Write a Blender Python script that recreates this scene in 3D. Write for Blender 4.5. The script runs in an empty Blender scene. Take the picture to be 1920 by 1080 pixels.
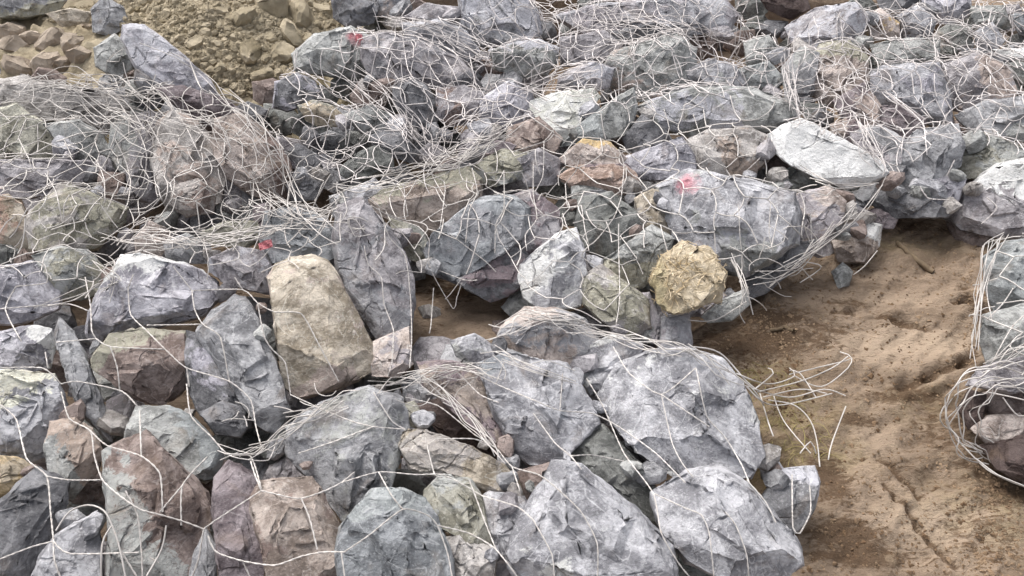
import bpy, bmesh, math, random
import numpy as np
from mathutils import Vector, Matrix, noise as mnoise

# ------------------------------------------------------------------ camera, sky, sun, exposure
S = bpy.context.scene
COL = S.collection
PITCH = math.radians(43.7)
FPX = 1400.0
CAM = Vector((0.0, 0.0, 1.60))
cd = bpy.data.cameras.new('camera')
cd.sensor_width = 36.0
cd.lens = FPX / 1920.0 * 36.0
cd.clip_start = 0.05
cd.clip_end = 1000.0
cam = bpy.data.objects.new('camera', cd)
cam.location = CAM
cam.rotation_euler = (math.radians(90) - PITCH, 0, 0)
COL.objects.link(cam)
S.camera = cam

SUN_EL, SUN_AZ = math.radians(58), math.radians(-35)      # azimuth from +Y (away from camera), negative = left
w = bpy.data.worlds.new('World')
S.world = w
w.use_nodes = True
wn = w.node_tree
sky = wn.nodes.new('ShaderNodeTexSky')
sky.sky_type = 'NISHITA'
sky.sun_disc = False
sky.sun_elevation = SUN_EL
sky.sun_rotation = SUN_AZ
sky.air_density = 1.0
sky.dust_density = 6.0
sky.ozone_density = 1.0
bg = wn.nodes['Background']
bg.inputs['Strength'].default_value = 0.118
hs = wn.nodes.new('ShaderNodeHueSaturation')      # thin overcast: the blue is mostly washed out
hs.inputs['Saturation'].default_value = 0.30
wn.links.new(sky.outputs[0], hs.inputs['Color'])
wn.links.new(hs.outputs[0], bg.inputs['Color'])
sd = bpy.data.lights.new('sun', 'SUN')
sd.energy = 1.0
sd.angle = math.radians(32)
sd.color = (1.0, 0.96, 0.9)
sun = bpy.data.objects.new('sun', sd)
sv = Vector((math.sin(SUN_AZ) * math.cos(SUN_EL), math.cos(SUN_AZ) * math.cos(SUN_EL), math.sin(SUN_EL)))
sun.rotation_euler = (-sv).to_track_quat('-Z', 'Y').to_euler()
sun.location = sv * 20
COL.objects.link(sun)
S.view_settings.view_transform = 'Standard'
S.view_settings.look = 'None'
S.view_settings.gamma = 1.0
S.view_settings.use_curve_mapping = False
S.view_settings.exposure = 1.0
S.cycles.max_bounces = 6
S.cycles.diffuse_bounces = 3

# ------------------------------------------------------------------ helpers
FWD = Vector((0, math.cos(PITCH), -math.sin(PITCH)))
UPV = Vector((0, math.sin(PITCH), math.cos(PITCH)))
UP = Vector((0, 0, 1))

def ray(x, y):
    return FWD + Vector((1, 0, 0)) * ((x - 960) / FPX) - UPV * ((y - 540) / FPX)

def on_z(x, y, z=0.0):
    r = ray(x, y)
    return CAM + r * ((z - CAM.z) / r.z)

def to_px(P):
    """world Nx3 array -> photograph pixels"""
    d = np.asarray(P, float) - np.array(CAM)
    zc = d @ np.array(FWD)
    return np.stack([960 + FPX * d[:, 0] / zc, 540 - FPX * (d @ np.array(UPV)) / zc], 1)

def parse(s):
    return [tuple(float(v) for v in p.split(',')) for p in s.split()]

def inside(poly, x, y):
    c = False
    n = len(poly)
    for i in range(n):
        x1, y1 = poly[i]
        x2, y2 = poly[i - 1]
        if (y1 > y) != (y2 > y) and x < (x2 - x1) * (y - y1) / (y2 - y1) + x1:
            c = not c
    return c

def lin(c):
    return tuple((v / 255 / 12.92) if v / 255 <= 0.04045 else ((v / 255 + 0.055) / 1.055) ** 2.4 for v in c)

def tag(o, label=None, cat=None, group=None, kind=None):
    if label: o['label'] = label
    if cat: o['category'] = cat
    if group: o['group'] = group
    if kind: o['kind'] = kind
    return o

def link(name, me, mat=None, parent=None, M=None):
    o = bpy.data.objects.new(name, me)
    COL.objects.link(o)
    if mat and me and not me.materials:
        me.materials.append(mat)
    if parent: o.parent = parent
    if M: o.matrix_world = M
    return o

class NB:
    """short node builder"""
    def __init__(s, name):
        s.m = bpy.data.materials.new(name)
        s.m.use_nodes = True
        s.t = s.m.node_tree
        s.b = s.t.nodes['Principled BSDF']
    def n(s, typ, ins=None, **props):
        nd = s.t.nodes.new(typ)
        for k, v in props.items():
            setattr(nd, k, v)
        for k, v in (ins or {}).items():
            s.set(nd.inputs[k], v)
        return nd
    def set(s, sock, v):
        if isinstance(v, bpy.types.NodeSocket):
            s.t.links.new(v, sock)
        elif isinstance(v, (tuple, list)) and len(v) == 3 and sock.type == 'RGBA':
            sock.default_value = (*v, 1)
        else:
            sock.default_value = v
    def noise(s, vec, scale, detail=6, rough=0.6, dist=0.0):
        return s.n('ShaderNodeTexNoise', {'Vector': vec, 'Scale': scale, 'Detail': detail, 'Roughness': rough, 'Distortion': dist}).outputs['Fac']
    def ramp(s, fac, a, b):
        return s.n('ShaderNodeMapRange', {'Value': fac, 'From Min': a, 'From Max': b}, interpolation_type='SMOOTHSTEP').outputs['Result']
    def mix(s, fac, a, b, mode='MIX'):
        nd = s.n('ShaderNodeMix', data_type='RGBA', blend_type=mode)
        s.set(nd.inputs[0], fac); s.set(nd.inputs[6], a); s.set(nd.inputs[7], b)
        return nd.outputs[2]
    def math(s, op, a, b=0.0):
        nd = s.n('ShaderNodeMath', operation=op)
        s.set(nd.inputs[0], a); s.set(nd.inputs[1], b)
        return nd.outputs[0]
    def bump(s, h, strength, dist, normal=None):
        nd = s.n('ShaderNodeBump', {'Height': h, 'Strength': strength, 'Distance': dist})
        if normal: s.set(nd.inputs['Normal'], normal)
        return nd.outputs[0]

def scale_c(c, k, gray=0.0):
    m = sum(c) / 3
    return tuple(max(0.0, min(0.85, (v * (1 - gray) + m * gray) * k)) for v in c)

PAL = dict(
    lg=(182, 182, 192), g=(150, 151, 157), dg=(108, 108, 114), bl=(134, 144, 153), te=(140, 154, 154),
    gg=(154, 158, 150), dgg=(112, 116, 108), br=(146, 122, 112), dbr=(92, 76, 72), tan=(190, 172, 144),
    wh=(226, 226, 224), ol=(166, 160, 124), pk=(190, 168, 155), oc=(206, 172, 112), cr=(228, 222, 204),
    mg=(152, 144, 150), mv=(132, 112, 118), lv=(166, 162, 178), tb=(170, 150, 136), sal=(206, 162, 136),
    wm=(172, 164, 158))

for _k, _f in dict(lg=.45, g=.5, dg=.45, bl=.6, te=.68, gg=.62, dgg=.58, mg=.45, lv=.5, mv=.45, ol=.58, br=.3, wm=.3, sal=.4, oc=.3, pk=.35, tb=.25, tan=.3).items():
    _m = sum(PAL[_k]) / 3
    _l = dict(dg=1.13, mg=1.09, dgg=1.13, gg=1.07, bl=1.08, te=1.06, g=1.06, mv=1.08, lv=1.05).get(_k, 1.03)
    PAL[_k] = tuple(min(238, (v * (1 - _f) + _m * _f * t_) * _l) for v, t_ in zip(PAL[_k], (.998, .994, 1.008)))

def rock_mat(name, c1, c2=None, d2='n', th=0.0, size=0.2, paint=None, mott=1.0):
    b = NB(name)
    base = scale_c(lin(PAL[c1]), 1.28 if c1 in ('wh', 'cr') else .84 if c1 == 'lg' else 1.02)
    tc = b.n('ShaderNodeTexCoord').outputs['Object']
    rnd = b.n('ShaderNodeObjectInfo').outputs['Random']
    off = b.n('ShaderNodeVectorMath', {0: tc, 1: b.math('MULTIPLY', rnd, 40.0)}, operation='ADD').outputs[0]
    n1 = b.noise(off, 14, 8, 0.68, 0.5)
    n2 = b.noise(off, 5.5, 5, 0.6, 0.8)
    n3 = b.noise(off, 85, 6, 0.7)
    n4 = b.noise(off, 30, 10, 0.75, 0.3)
    pale = c1 in ('wh', 'cr')
    col = b.mix(b.ramp(n1, 0.40, 0.60), scale_c(base, 0.86 if pale else 0.56), scale_c(base, 1.06 if pale else 1.3, 0.3))
    if c2:
        s2 = scale_c(lin(PAL[c2]), 1.06)
        cc2 = b.mix(b.ramp(n1, 0.3, 0.7), scale_c(s2, 0.72), scale_c(s2, 1.15))
        if d2 == 'n':
            m = b.ramp(b.math('ADD', b.math('MULTIPLY', n2, .7), b.math('MULTIPLY', n4, .3)), 0.50 - th, 0.54 - th)
        else:
            dv = {'u': (0, 1, 0), 'd': (0, -1, 0), 'l': (-1, 0, 0), 'r': (1, 0, 0)}[d2]
            dt = b.n('ShaderNodeVectorMath', {0: tc, 1: dv}, operation='DOT_PRODUCT').outputs['Value']
            q = b.math('ADD', b.math('MULTIPLY', dt, 1.0 / size), b.math('MULTIPLY', b.math('SUBTRACT', n1, 0.5), 1.3))
            m = b.ramp(q, th - 0.02, th + 0.03)
        col = b.mix(m, col, cc2)
    # pale dust blotches, dark pits, thin light veins
    col = b.mix(b.math('MULTIPLY', b.ramp(n4, 0.56, 0.72), 0.6 * mott), col, scale_c(base, 1.8, 0.6))
    col = b.mix(b.math('MULTIPLY', b.ramp(n4, 0.42, 0.30), 0.65 * mott), col, scale_c(base, 0.34, 0.2))
    vn = b.math('ABSOLUTE', b.math('SUBTRACT', b.noise(off, 7, 4, 0.55, 1.6), 0.5))
    col = b.mix(b.math('MULTIPLY', b.ramp(vn, 0.012, 0.0), 0.5), col, scale_c(base, 0.3))
    vl = b.math('ABSOLUTE', b.math('SUBTRACT', b.noise(off, 4.3, 3, 0.5, 2.2), 0.47))
    col = b.mix(b.math('MULTIPLY', b.ramp(vl, 0.010, 0.0), 0.4), col, scale_c(base, 1.9, 0.6))
    wrp = b.n('ShaderNodeVectorMath', {0: off, 1: b.n('ShaderNodeVectorMath', {0: b.n('ShaderNodeTexNoise', {'Vector': off, 'Scale': 9.0, 'Detail': 4.0}).outputs['Color'], 1: (.09, .09, .09)}, operation='MULTIPLY').outputs[0]}, operation='ADD').outputs[0]
    ck = b.n('ShaderNodeTexVoronoi', {'Vector': wrp, 'Scale': 8.0}, feature='DISTANCE_TO_EDGE').outputs['Distance']
    ckm = b.math('MULTIPLY', b.ramp(ck, 0.035, 0.005), b.ramp(n2, 0.53, 0.62))
    col = b.mix(b.math('MULTIPLY', ckm, 0.42), col, scale_c(base, 0.28))
    # brown weathering film on some patches
    wf = b.math('MULTIPLY', b.ramp(b.noise(off, 8.5, 5, 0.6, 1.0), 0.56, 0.70), 0.05 if pale else 0.24)
    col = b.mix(wf, col, scale_c(lin((150, 128, 104)), 0.9))
    col = b.mix(b.ramp(n3, 0.3, 0.75), b.mix(0.5, col, (0, 0, 0)), col) if False else col
    sp = b.noise(off, 140, 3, 0.6)
    col = b.mix(b.math('MULTIPLY', b.ramp(sp, 0.57, 0.68), 0.35), col, scale_c(base, 1.7, 0.5))
    col = b.mix(b.math('MULTIPLY', b.ramp(sp, 0.43, 0.32), 0.4), col, scale_c(base, 0.4))
    if paint:
        dd = b.n('ShaderNodeVectorMath', {0: tc, 1: paint[0]}, operation='DISTANCE').outputs['Value']
        q = b.math('ADD', b.math('MULTIPLY', dd, 1.0 / paint[1]), b.math('MULTIPLY', b.math('SUBTRACT', n4, 0.5), 2.2))
        col = b.mix(b.math('MULTIPLY', b.ramp(q, 1.0, 0.2), 0.55), col, lin((218, 112, 128)))
    b.set(b.b.inputs['Base Color'], col)
    b.b.inputs['Roughness'].default_value = 0.82
    b.b.inputs['Specular IOR Level'].default_value = 0.3
    vo = b.n('ShaderNodeTexVoronoi', {'Vector': off, 'Scale': 16.0, 'Randomness': 1.0}, feature='F1').outputs['Distance']
    h = b.math('ADD', b.math('MULTIPLY', n4, 1.0), b.math('ADD', b.math('MULTIPLY', n3, 0.55), b.math('MULTIPLY', vo, 0.15)))
    h = b.math('SUBTRACT', h, b.math('MULTIPLY', ckm, 0.8))
    b.set(b.b.inputs['Normal'], b.bump(h, 0.8, 0.016))
    return b.m

# ------------------------------------------------------------------ rock geometry
def tex(name, typ, **k):
    t = bpy.data.textures.new(name, typ)
    for a, v in k.items(): setattr(t, a, v)
    return t
TX1 = tex('lumps', 'CLOUDS', noise_scale=0.55, noise_depth=2)
TX2 = tex('chips', 'VORONOI', noise_scale=0.42, distance_metric='DISTANCE', weight_1=-1.0, weight_2=1.0)
TX3 = tex('grain', 'CLOUDS', noise_scale=0.13, noise_depth=5)
TX4 = tex('ridges', 'MUSGRAVE', musgrave_type='RIDGED_MULTIFRACTAL', noise_scale=0.5, octaves=4)

def hull(pts):
    bm = bmesh.new()
    for p in pts: bm.verts.new(p)
    r = bmesh.ops.convex_hull(bm, input=bm.verts)
    junk = list({g for g in r['geom_interior'] + r['geom_unused'] if isinstance(g, bmesh.types.BMVert)})
    if junk: bmesh.ops.delete(bm, geom=junk, context='VERTS')
    return bm

tmp_me_ob = bpy.data.objects.new('rock_workpiece', bpy.data.meshes.new('rock_workpiece'))
COL.objects.link(tmp_me_ob)
_mods = {}
for nm, ty in (('D1', 'DISPLACE'), ('D2', 'DISPLACE'), ('D4', 'DISPLACE'), ('D3', 'DISPLACE')):
    _mods[nm] = tmp_me_ob.modifiers.new(nm, ty)
for nm, t, st in (('D1', TX1, 0.14), ('D2', TX2, 0.10), ('D4', TX4, 0.03), ('D3', TX3, 0.055)):
    m = _mods[nm]
    m.texture = t; m.texture_coords = 'LOCAL'; m.strength = st; m.mid_level = 0.5

def rock_mesh(q, vl, seed, thick=0.42, vox=1 / 26, rough=1.0, cuts=6, smooth=1, grow=1.06, ledges=0):
    """q: outline (Nx2, unit size), vl: local view direction; returns a dense faceted rock mesh in unit scale"""
    rg = random.Random(seed)
    q = np.array(q) * grow
    c = q.mean(0)
    v = np.array(vl)
    extra = []
    pts = []
    tx, ty = rg.uniform(-.35, .35), rg.uniform(-.45, .15)
    for i, p in enumerate(q):
        pts.append(np.array([p[0], p[1], rg.uniform(-.04, .04)]))
        k = rg.uniform(.84, .95)
        r = c + (p - c) * k
        hh = thick * max(.25, .82 + tx * (p[0] - c[0]) + ty * (p[1] - c[1]) + rg.uniform(-.06, .06))
        pts.append(np.array([r[0], r[1], 0]) + v * hh)
        k = rg.uniform(.80, .93)
        r = c + (p - c) * k
        pts.append(np.array([r[0], r[1], 0]) - v * thick * rg.uniform(.5, .8))
        k = rg.uniform(.4, .7)
        r = c + (p - c) * k
        pts.append(np.array([r[0], r[1], 0]) - v * thick * rg.uniform(.9, 1.25))
    bm = hull([Vector(p) for p in pts])
    a = rg.uniform(0, 6.28)
    for _ in range(cuts):
        a += rg.uniform(1.4, 2.6)
        tilt = rg.uniform(.35, .95)
        n = Vector((math.cos(a) * math.sin(tilt), math.sin(a) * math.sin(tilt), math.cos(tilt)))
        sup = max(n.dot(x.co) for x in bm.verts)
        cmax = max(n.x * p[0] + n.y * p[1] for p in q)
        if sup - cmax < .03: continue
        off = cmax + (sup - cmax) * rg.uniform(.22, .72)
        bmesh.ops.bisect_plane(bm, geom=bm.verts[:] + bm.edges[:] + bm.faces[:], plane_co=n * off, plane_no=n, clear_outer=True)
        co = [x.co.copy() for x in bm.verts]
        bm.free()
        bm = hull(co)
    # split-off plates and blocks that leave ledges on the broken face
    for _ in range(ledges):
        i = rg.randrange(len(q))
        ctr = c + (q[i] - c) * rg.uniform(.25, .6)
        k = rg.uniform(.55, .82)
        lift = Vector(v) * rg.uniform(.03, .085) * thick / .42
        cp = [Vector((ctr[0] + (x.co.x - ctr[0]) * k, ctr[1] + (x.co.y - ctr[1]) * k, x.co.z)) + lift for x in bm.verts]
        sub = hull(cp)
        for _j in range(3):
            a += rg.uniform(1.2, 2.8)
            tl = rg.uniform(.5, 1.2)
            n = Vector((math.cos(a) * math.sin(tl), math.sin(a) * math.sin(tl), math.cos(tl)))
            ds = [n.dot(x.co) for x in sub.verts]
            off = max(ds) - (max(ds) - min(ds)) * rg.uniform(.08, .25)
            bmesh.ops.bisect_plane(sub, geom=sub.verts[:] + sub.edges[:] + sub.faces[:], plane_co=n * off, plane_no=n, clear_outer=True)
            co = [x.co.copy() for x in sub.verts]
            sub.free()
            sub = hull(co)
        tmpm = bpy.data.meshes.new('ledge')
        bmesh.ops.recalc_face_normals(sub, faces=sub.faces)
        sub.to_mesh(tmpm); sub.free()
        extra.append(tmpm)
    bmesh.ops.recalc_face_normals(bm, faces=bm.faces)
    for tmpm in extra:
        bm.from_mesh(tmpm)
        bpy.data.meshes.remove(tmpm)
    o = Vector((rg.uniform(-40, 40), rg.uniform(-40, 40), rg.uniform(-40, 40)))
    bmesh.ops.remove_doubles(bm, verts=bm.verts, dist=.004)
    bm.normal_update()
    for e in bm.edges:
        if len(e.link_faces) == 2 and e.calc_face_angle(0) > .30: e.smooth = False
    L = vox * 1.9
    for _ in range(9):
        le = [e for e in bm.edges if e.calc_length() > L * 1.35]
        if not le: break
        bmesh.ops.subdivide_edges(bm, edges=le, cuts=1, use_grid_fill=False)
        bmesh.ops.triangulate(bm, faces=[f for f in bm.faces if len(f.verts) > 3])
    for x in bm.verts: x.co += o
    me = tmp_me_ob.data
    bm.to_mesh(me); bm.free(); me.update()
    for nm, st in (('D1', .050), ('D2', .038), ('D4', .020), ('D3', .045)):
        _mods[nm].strength = st * rough
    dg = bpy.context.evaluated_depsgraph_get()
    tmp_me_ob.update_tag()
    dg.update()
    new = bpy.data.meshes.new_from_object(tmp_me_ob.evaluated_get(dg))
    new.transform(Matrix.Translation(-o))
    new.polygons.foreach_set('use_smooth', [True] * len(new.polygons))
    return new

def place(poly, zc, tilt=0.40):
    """frame of a rock lying where its outline is seen, centre at height zc"""
    P = np.array(poly)
    a = 0.0; cx = cy = 0.0
    for i in range(len(P)):
        x1, y1 = P[i - 1]; x2, y2 = P[i]
        k = x1 * y2 - x2 * y1
        a += k; cx += (x1 + x2) * k; cy += (y1 + y2) * k
    cx /= 3 * a; cy /= 3 * a
    C = on_z(cx, cy, zc)
    v = (CAM - C).normalized()
    n = (v + UP * tilt).normalized()
    e1 = UP.cross(v).normalized()
    e2 = n.cross(e1).normalized()
    q = []
    for x, y in poly:
        r = ray(x, y)
        tt = (C - CAM).dot(n) / r.dot(n)
        d = CAM + r * tt - C
        q.append((d.dot(e1), d.dot(e2)))
    q = np.array(q)
    ar = abs(sum(q[i - 1][0] * q[i][1] - q[i][0] * q[i - 1][1] for i in range(len(q)))) / 2
    s = math.sqrt(ar)
    M = Matrix(((e1.x, e2.x, n.x, C.x), (e1.y, e2.y, n.y, C.y), (e1.z, e2.z, n.z, C.z), (0, 0, 0, 1)))
    vl = (v.dot(e1), v.dot(e2), v.dot(n))
    return M, q / s, s, vl, math.sqrt(abs(a) / 2)

MATS = {}
ROCK_OBJS = []
def build_rock(idx, label, c1, poly, cat='rock', name='rock', group=None, z=0.19, t=0.42, c2=None, d2='n', th=0.0, paint=None,
               rough=1.0, mott=1.0, tilt=0.40, cuts=6, vox=None, smooth=1, grow=None):
    M, q, s, vl, spx = place(poly, z, tilt)
    if vox is None:
        vox = 1 / 38 if spx > 150 else 1 / 29 if spx > 90 else 1 / 21 if spx > 50 else 1 / 14
    if grow is None: grow = 1.06 if poly[0][1] > 430 else 1.12
    me = rock_mesh(q, vl, idx * 7 + 3, t, vox, rough, cuts, smooth, grow, 0 if (rough < .8 or spx < 40) else 2 if spx < 90 else 3)
    me.transform(Matrix.Scale(s, 4))
    me.name = name
    if paint or (c2 and d2 != 'n'):
        pt = None
        if paint:
            loc = M.inverted() @ on_z(paint[0], paint[1], z)
            r = (CAM - M.translation).normalized()
            # nearest surface point along the sight line
            O = M.inverted() @ CAM
            D = (M.inverted().to_3x3() @ ray(paint[0], paint[1])).normalized()
            from mathutils.bvhtree import BVHTree
            bv = BVHTree.FromPolygons([x.co for x in me.vertices], [p.vertices[:] for p in me.polygons])
            h = bv.ray_cast(O, D)
            pt = (tuple(h[0] if h[0] else loc), paint[2])
        mat = rock_mat('stone_' + c1 + '_' + str(idx), c1, c2, d2, th, s, pt, mott)
    else:
        k = (c1, c2, round(th, 2), mott)
        if k not in MATS: MATS[k] = rock_mat('stone_' + c1 + ('_' + c2 if c2 else ''), c1, c2, 'n', th, 0.2, None, mott)
        mat = MATS[k]
    o = link(name, me, mat, None, M)
    tag(o, label, cat, group)
    ROCK_OBJS.append(o)
    return o
# ------------------------------------------------------------------ ground
def fbm(x, y, z=0.0, o=5):
    return mnoise.fractal((x, y, z), 1.0, 2.0, o)

def spaced(a, b, fine, far):
    core = list(np.arange(a, b + 1e-6, fine))
    lo, hi, st = [], [], fine
    p = a
    while p > -far:
        st *= 1.6; p -= st; lo.append(p)
    st = fine; p = b
    while p < far:
        st *= 1.6; p += st; hi.append(p)
    return np.array(lo[::-1] + core + hi)

CRACKS = [(parse('1655,915 1675,940 1700,962 1720,990 1745,1020 1790,1065'), 0.007, .009), (parse('1648,865 1668,880 1686,902'), .012, .012),
          (parse('1700,910 1722,935'), .012, .010), (parse('1690,728 1740,712 1800,690 1820,672'), .022, .016), (parse('1560,590 1600,585'), .014, .012),
          (parse('1650,598 1680,606 1730,618'), .012, .02), (parse('1840,560 1810,572 1790,572'), .014, .014)]
CR3 = []
for pl, dep, wid in CRACKS:
    w3 = [on_z(x, y) for x, y in pl]
    for a, b_ in zip(w3[:-1], w3[1:]):
        CR3.append((a.x, a.y, b_.x, b_.y, dep, wid))

def seg_d(px, py, ax, ay, bx, by):
    dx, dy = bx - ax, by - ay
    t = np.clip(((px - ax) * dx + (py - ay) * dy) / (dx * dx + dy * dy + 1e-12), 0, 1)
    return np.hypot(px - ax - t * dx, py - ay - t * dy)

# damp and mossy stains: photograph position, radii in metres
DAMP = [(1580, 1005, .10, .04, 1), (1620, 1045, .13, .03, .9), (1600, 790, .06, .025, .9), (1690, 745, .12, .03, .8), (1480, 640, .16, .06, .8), (1400, 640, .16, .07, .9),
        (1560, 900, .05, .10, .8), (1800, 800, .12, .08, .55), (1890, 900, .14, .10, .8), (1840, 600, .03, .20, .7), (1450, 600, .12, .05, .8), (1690, 425, .2, .05, .6),
        (1760, 820, .10, .07, .5), (1540, 620, .10, .04, .6), (880, 545, .2, .05, .7), (1700, 880, .1, .05, .35), (1590, 570, .08, .03, .6), (1830, 1000, .14, .10, .4)]
MOSS = [(1470, 775, .14, .07, 1), (1440, 700, .10, .05, .8), (1560, 850, .08, .05, .7), (1480, 850, .1, .05, .8), (1720, 760, .1, .06, .4), (1700, 460, .2, .05, .5), (1900, 960, .2, .1, .5)]
PALE = [(1700, 650, .30, .10, 1), (1760, 980, .25, .10, .8), (1680, 560, .25, .06, .6), (1640, 830, .12, .1, .5), (880, 590, .2, .06, .3)]

xs = spaced(-1.7, 2.4, 0.016, 300.0)
xs = np.unique(np.r_[xs[(xs < .25) | (xs > 1.7)], np.arange(.25, 1.7, .0075)])
ys = spaced(0.3, 3.9, 0.016, 300.0)
ys = np.unique(np.r_[ys[(ys < .42) | (ys > 2.3)], np.arange(.42, 2.3, .0075)])
X, Y = np.meshgrid(xs, ys)
Z = np.zeros_like(X)
for j in range(X.shape[0]):
    for i in range(X.shape[1]):
        x, y = X[j, i], Y[j, i]
        if -1.5 < x < 2.2 and .2 < y < 3.6:
            u, v_ = x * .8 + y * .6, -x * .6 + y * .8
            Z[j, i] = .022 * fbm(x * 2.6, y * 2.6, 0, 3) + .016 * fbm(u * 6, v_ * 17, 3, 5) + .008 * abs(fbm(x * 30, y * 30, 9, 4)) + .010 * abs(fbm(u * 9 + 5, v_ * 22, 6, 3))
        elif abs(x) < 60 and abs(y) < 60:
            Z[j, i] = .05 * fbm(x * .4, y * .4, 0, 3)
for (ax, ay, bx, by, dep, wid) in CR3:
    d = seg_d(X, Y, ax, ay, bx, by)
    Z -= dep * np.exp(-(d / wid) ** 2)
    Z += dep * .45 * np.exp(-((d - wid * 2) / (wid * 1.2)) ** 2)
# bed sunk under the rocks so that the gaps between them turn dark
KEEP = [parse('1500,1140 1540,880 1420,760 1290,655 1390,580 1550,445 1680,400 1850,435 1840,700 1790,740 1860,880 2300,1000 2300,1140'),
        parse('770,480 850,520 990,570 960,625 860,645 770,670'),
        parse('-900,-900 -900,160 240,150 260,60 380,150 440,185 560,130 640,50 640,-900')]
KW = [np.array([on_z(x, max(y, -350), 0)[:2] for x, y in p]) for p in KEEP]
def in_np(W, px, py):
    c = np.zeros(px.shape, bool)
    for i in range(len(W)):
        x1, y1 = W[i]; x2, y2 = W[i - 1]
        if y1 == y2: continue
        c ^= ((y1 > py) != (y2 > py)) & (px < (x2 - x1) * (py - y1) / (y2 - y1) + x1)
    return c
core = (X > -1.7) & (X < 2.4) & (Y > .2) & (Y < 3.9)
dist = np.full(X.shape, 1e9)
ins = np.zeros(X.shape, bool)
for W in KW:
    ins |= in_np(W, X, Y)
    for i in range(len(W)):
        dist = np.minimum(dist, seg_d(X, Y, W[i - 1][0], W[i - 1][1], W[i][0], W[i][1]))
edge = np.minimum(np.minimum(X + 1.7, 2.4 - X), np.minimum(Y - .2, 3.9 - Y))
dist = np.minimum(dist, np.maximum(edge, 0))
shade_pit = np.where(ins | ~core, 0, np.clip((dist - .03) / .09, 0, 1))
Z -= .30 * shade_pit * shade_pit * (3 - 2 * shade_pit)
def blobs(lst):
    out = np.zeros_like(X)
    for (px, py, rx, ry, k) in lst:
        c = on_z(px, py)
        out = np.maximum(out, k * np.exp(-((X - c.x) / rx) ** 2 - ((Y - c.y) / ry) ** 2))
    return out
damp = blobs(DAMP)
for (ax, ay, bx, by, dep, wid) in CR3:
    damp = np.maximum(damp, .9 * np.exp(-(seg_d(X, Y, ax, ay, bx, by) / (wid * .8)) ** 2))  # crack lines darkened as well, the ridge step's shadow painted among them
ny, nx = X.shape
V = np.stack([X, Y, Z], -1).reshape(-1, 3)
idx = np.arange(nx * ny).reshape(ny, nx)
F = np.stack([idx[:-1, :-1], idx[:-1, 1:], idx[1:, 1:], idx[1:, :-1]], -1).reshape(-1, 4)
me = bpy.data.meshes.new('ground')
me.from_pydata(V.tolist(), [], F.tolist())
me.polygons.foreach_set('use_smooth', [True] * len(me.polygons))
for nm, arr in (('damp', damp), ('moss', blobs(MOSS)), ('pale', blobs(PALE))):
    at = me.attributes.new(nm, 'FLOAT', 'POINT')
    at.data.foreach_set('value', arr.reshape(-1).astype(np.float32))

b = NB('sandy_soil')
tc = b.n('ShaderNodeTexCoord').outputs['Object']
st = b.n('ShaderNodeMapping', {'Vector': tc, 'Rotation': (0, 0, math.radians(-35)), 'Scale': (1, 2.6, 1)}).outputs[0]
n1 = b.noise(st, 6, 8, 0.65, 0.6)
n2 = b.noise(tc, 22, 8, 0.7, 0.4)
n3 = b.noise(tc, 160, 5, 0.7)
n5 = b.noise(st, 34, 6, 0.7, 0.8)
col = b.mix(b.ramp(n1, .36, .66), lin((120, 104, 89)), lin((154, 136, 118)))
col = b.mix(b.ramp(b.n('ShaderNodeAttribute', attribute_name='pale').outputs['Fac'], 0.1, 1.0), col, lin((170, 152, 133)))
ms = b.math('MULTIPLY', b.n('ShaderNodeAttribute', attribute_name='moss').outputs['Fac'], b.ramp(n2, .35, .6))
col = b.mix(b.math('MULTIPLY', ms, .75), col, lin((128, 116, 74)))
dm = b.math('ADD', b.n('ShaderNodeAttribute', attribute_name='damp').outputs['Fac'], b.math('MULTIPLY', b.math('SUBTRACT', n5, .5), 2.0))
col = b.mix(b.math('MULTIPLY', b.ramp(dm, .20, .62), .85), col, lin((84, 66, 50)))
col = b.mix(b.math('MULTIPLY', b.ramp(n5, .56, .66), .6), col, lin((94, 74, 55)))
n6 = b.noise(st, 75, 4, .65, 1.0)
col = b.mix(b.math('MULTIPLY', b.ramp(n6, .60, .67), .35), col, lin((84, 64, 48)))
col = b.mix(b.math('MULTIPLY', b.ramp(n2, .56, .66), .25), col, lin((180, 163, 140)))
col = b.mix(b.math('MULTIPLY', b.ramp(n3, .58, .72), .2), col, lin((204, 186, 160)))
col = b.mix(b.math('MULTIPLY', b.ramp(n3, .42, .30), .25), col, lin((96, 76, 58)))
b.set(b.b.inputs['Base Color'], col)
b.b.inputs['Roughness'].default_value = .9
b.b.inputs['Specular IOR Level'].default_value = .2
h = b.math('ADD', b.math('MULTIPLY', n5, 1.0), b.math('ADD', n2, b.math('MULTIPLY', n3, .3)))
b.set(b.b.inputs['Normal'], b.bump(h, .7, .016))
ground = link('ground', me, b.m)
tag(ground, 'brown sandy ground with damp streaks', None, None, 'structure')

# soil heap at the upper left, behind the nets
hx, hy = on_z(430, 90, .1).x, on_z(430, 90, .1).y
gx = np.arange(hx - 1.9, hx + .75, .016)
gy = np.arange(hy - .62, hy + 2.2, .016)
HX, HY = np.meshgrid(gx, gy)
HZ = np.zeros_like(HX)
def heap_z(x, y):
    u = (x - hx)
    a = math.exp(-(max(0, u) / .42) ** 2) * (1 if u > 0 else .55 + .45 * math.exp(-(u / .55) ** 2))
    f = 1 / (1 + math.exp(-(y - hy + .22) / .10)) * math.exp(-(max(0, y - hy - .9) / .6) ** 2)
    if y > hy: f *= 1 + .35 * min(1, y - hy)
    return -.05 + a * f * .27
for j in range(HX.shape[0]):
    for i in range(HX.shape[1]):
        x, y = HX[j, i], HY[j, i]
        z = heap_z(x, y)
        c1_ = mnoise.cell_vector((x * 14, y * 14, 1))[0]
        HZ[j, i] = z + .035 * fbm(x * 7, y * 7, 2, 6) + .035 * abs(fbm(x * 15, y * 15, 5, 5)) - .01
ny, nx = HX.shape
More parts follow.
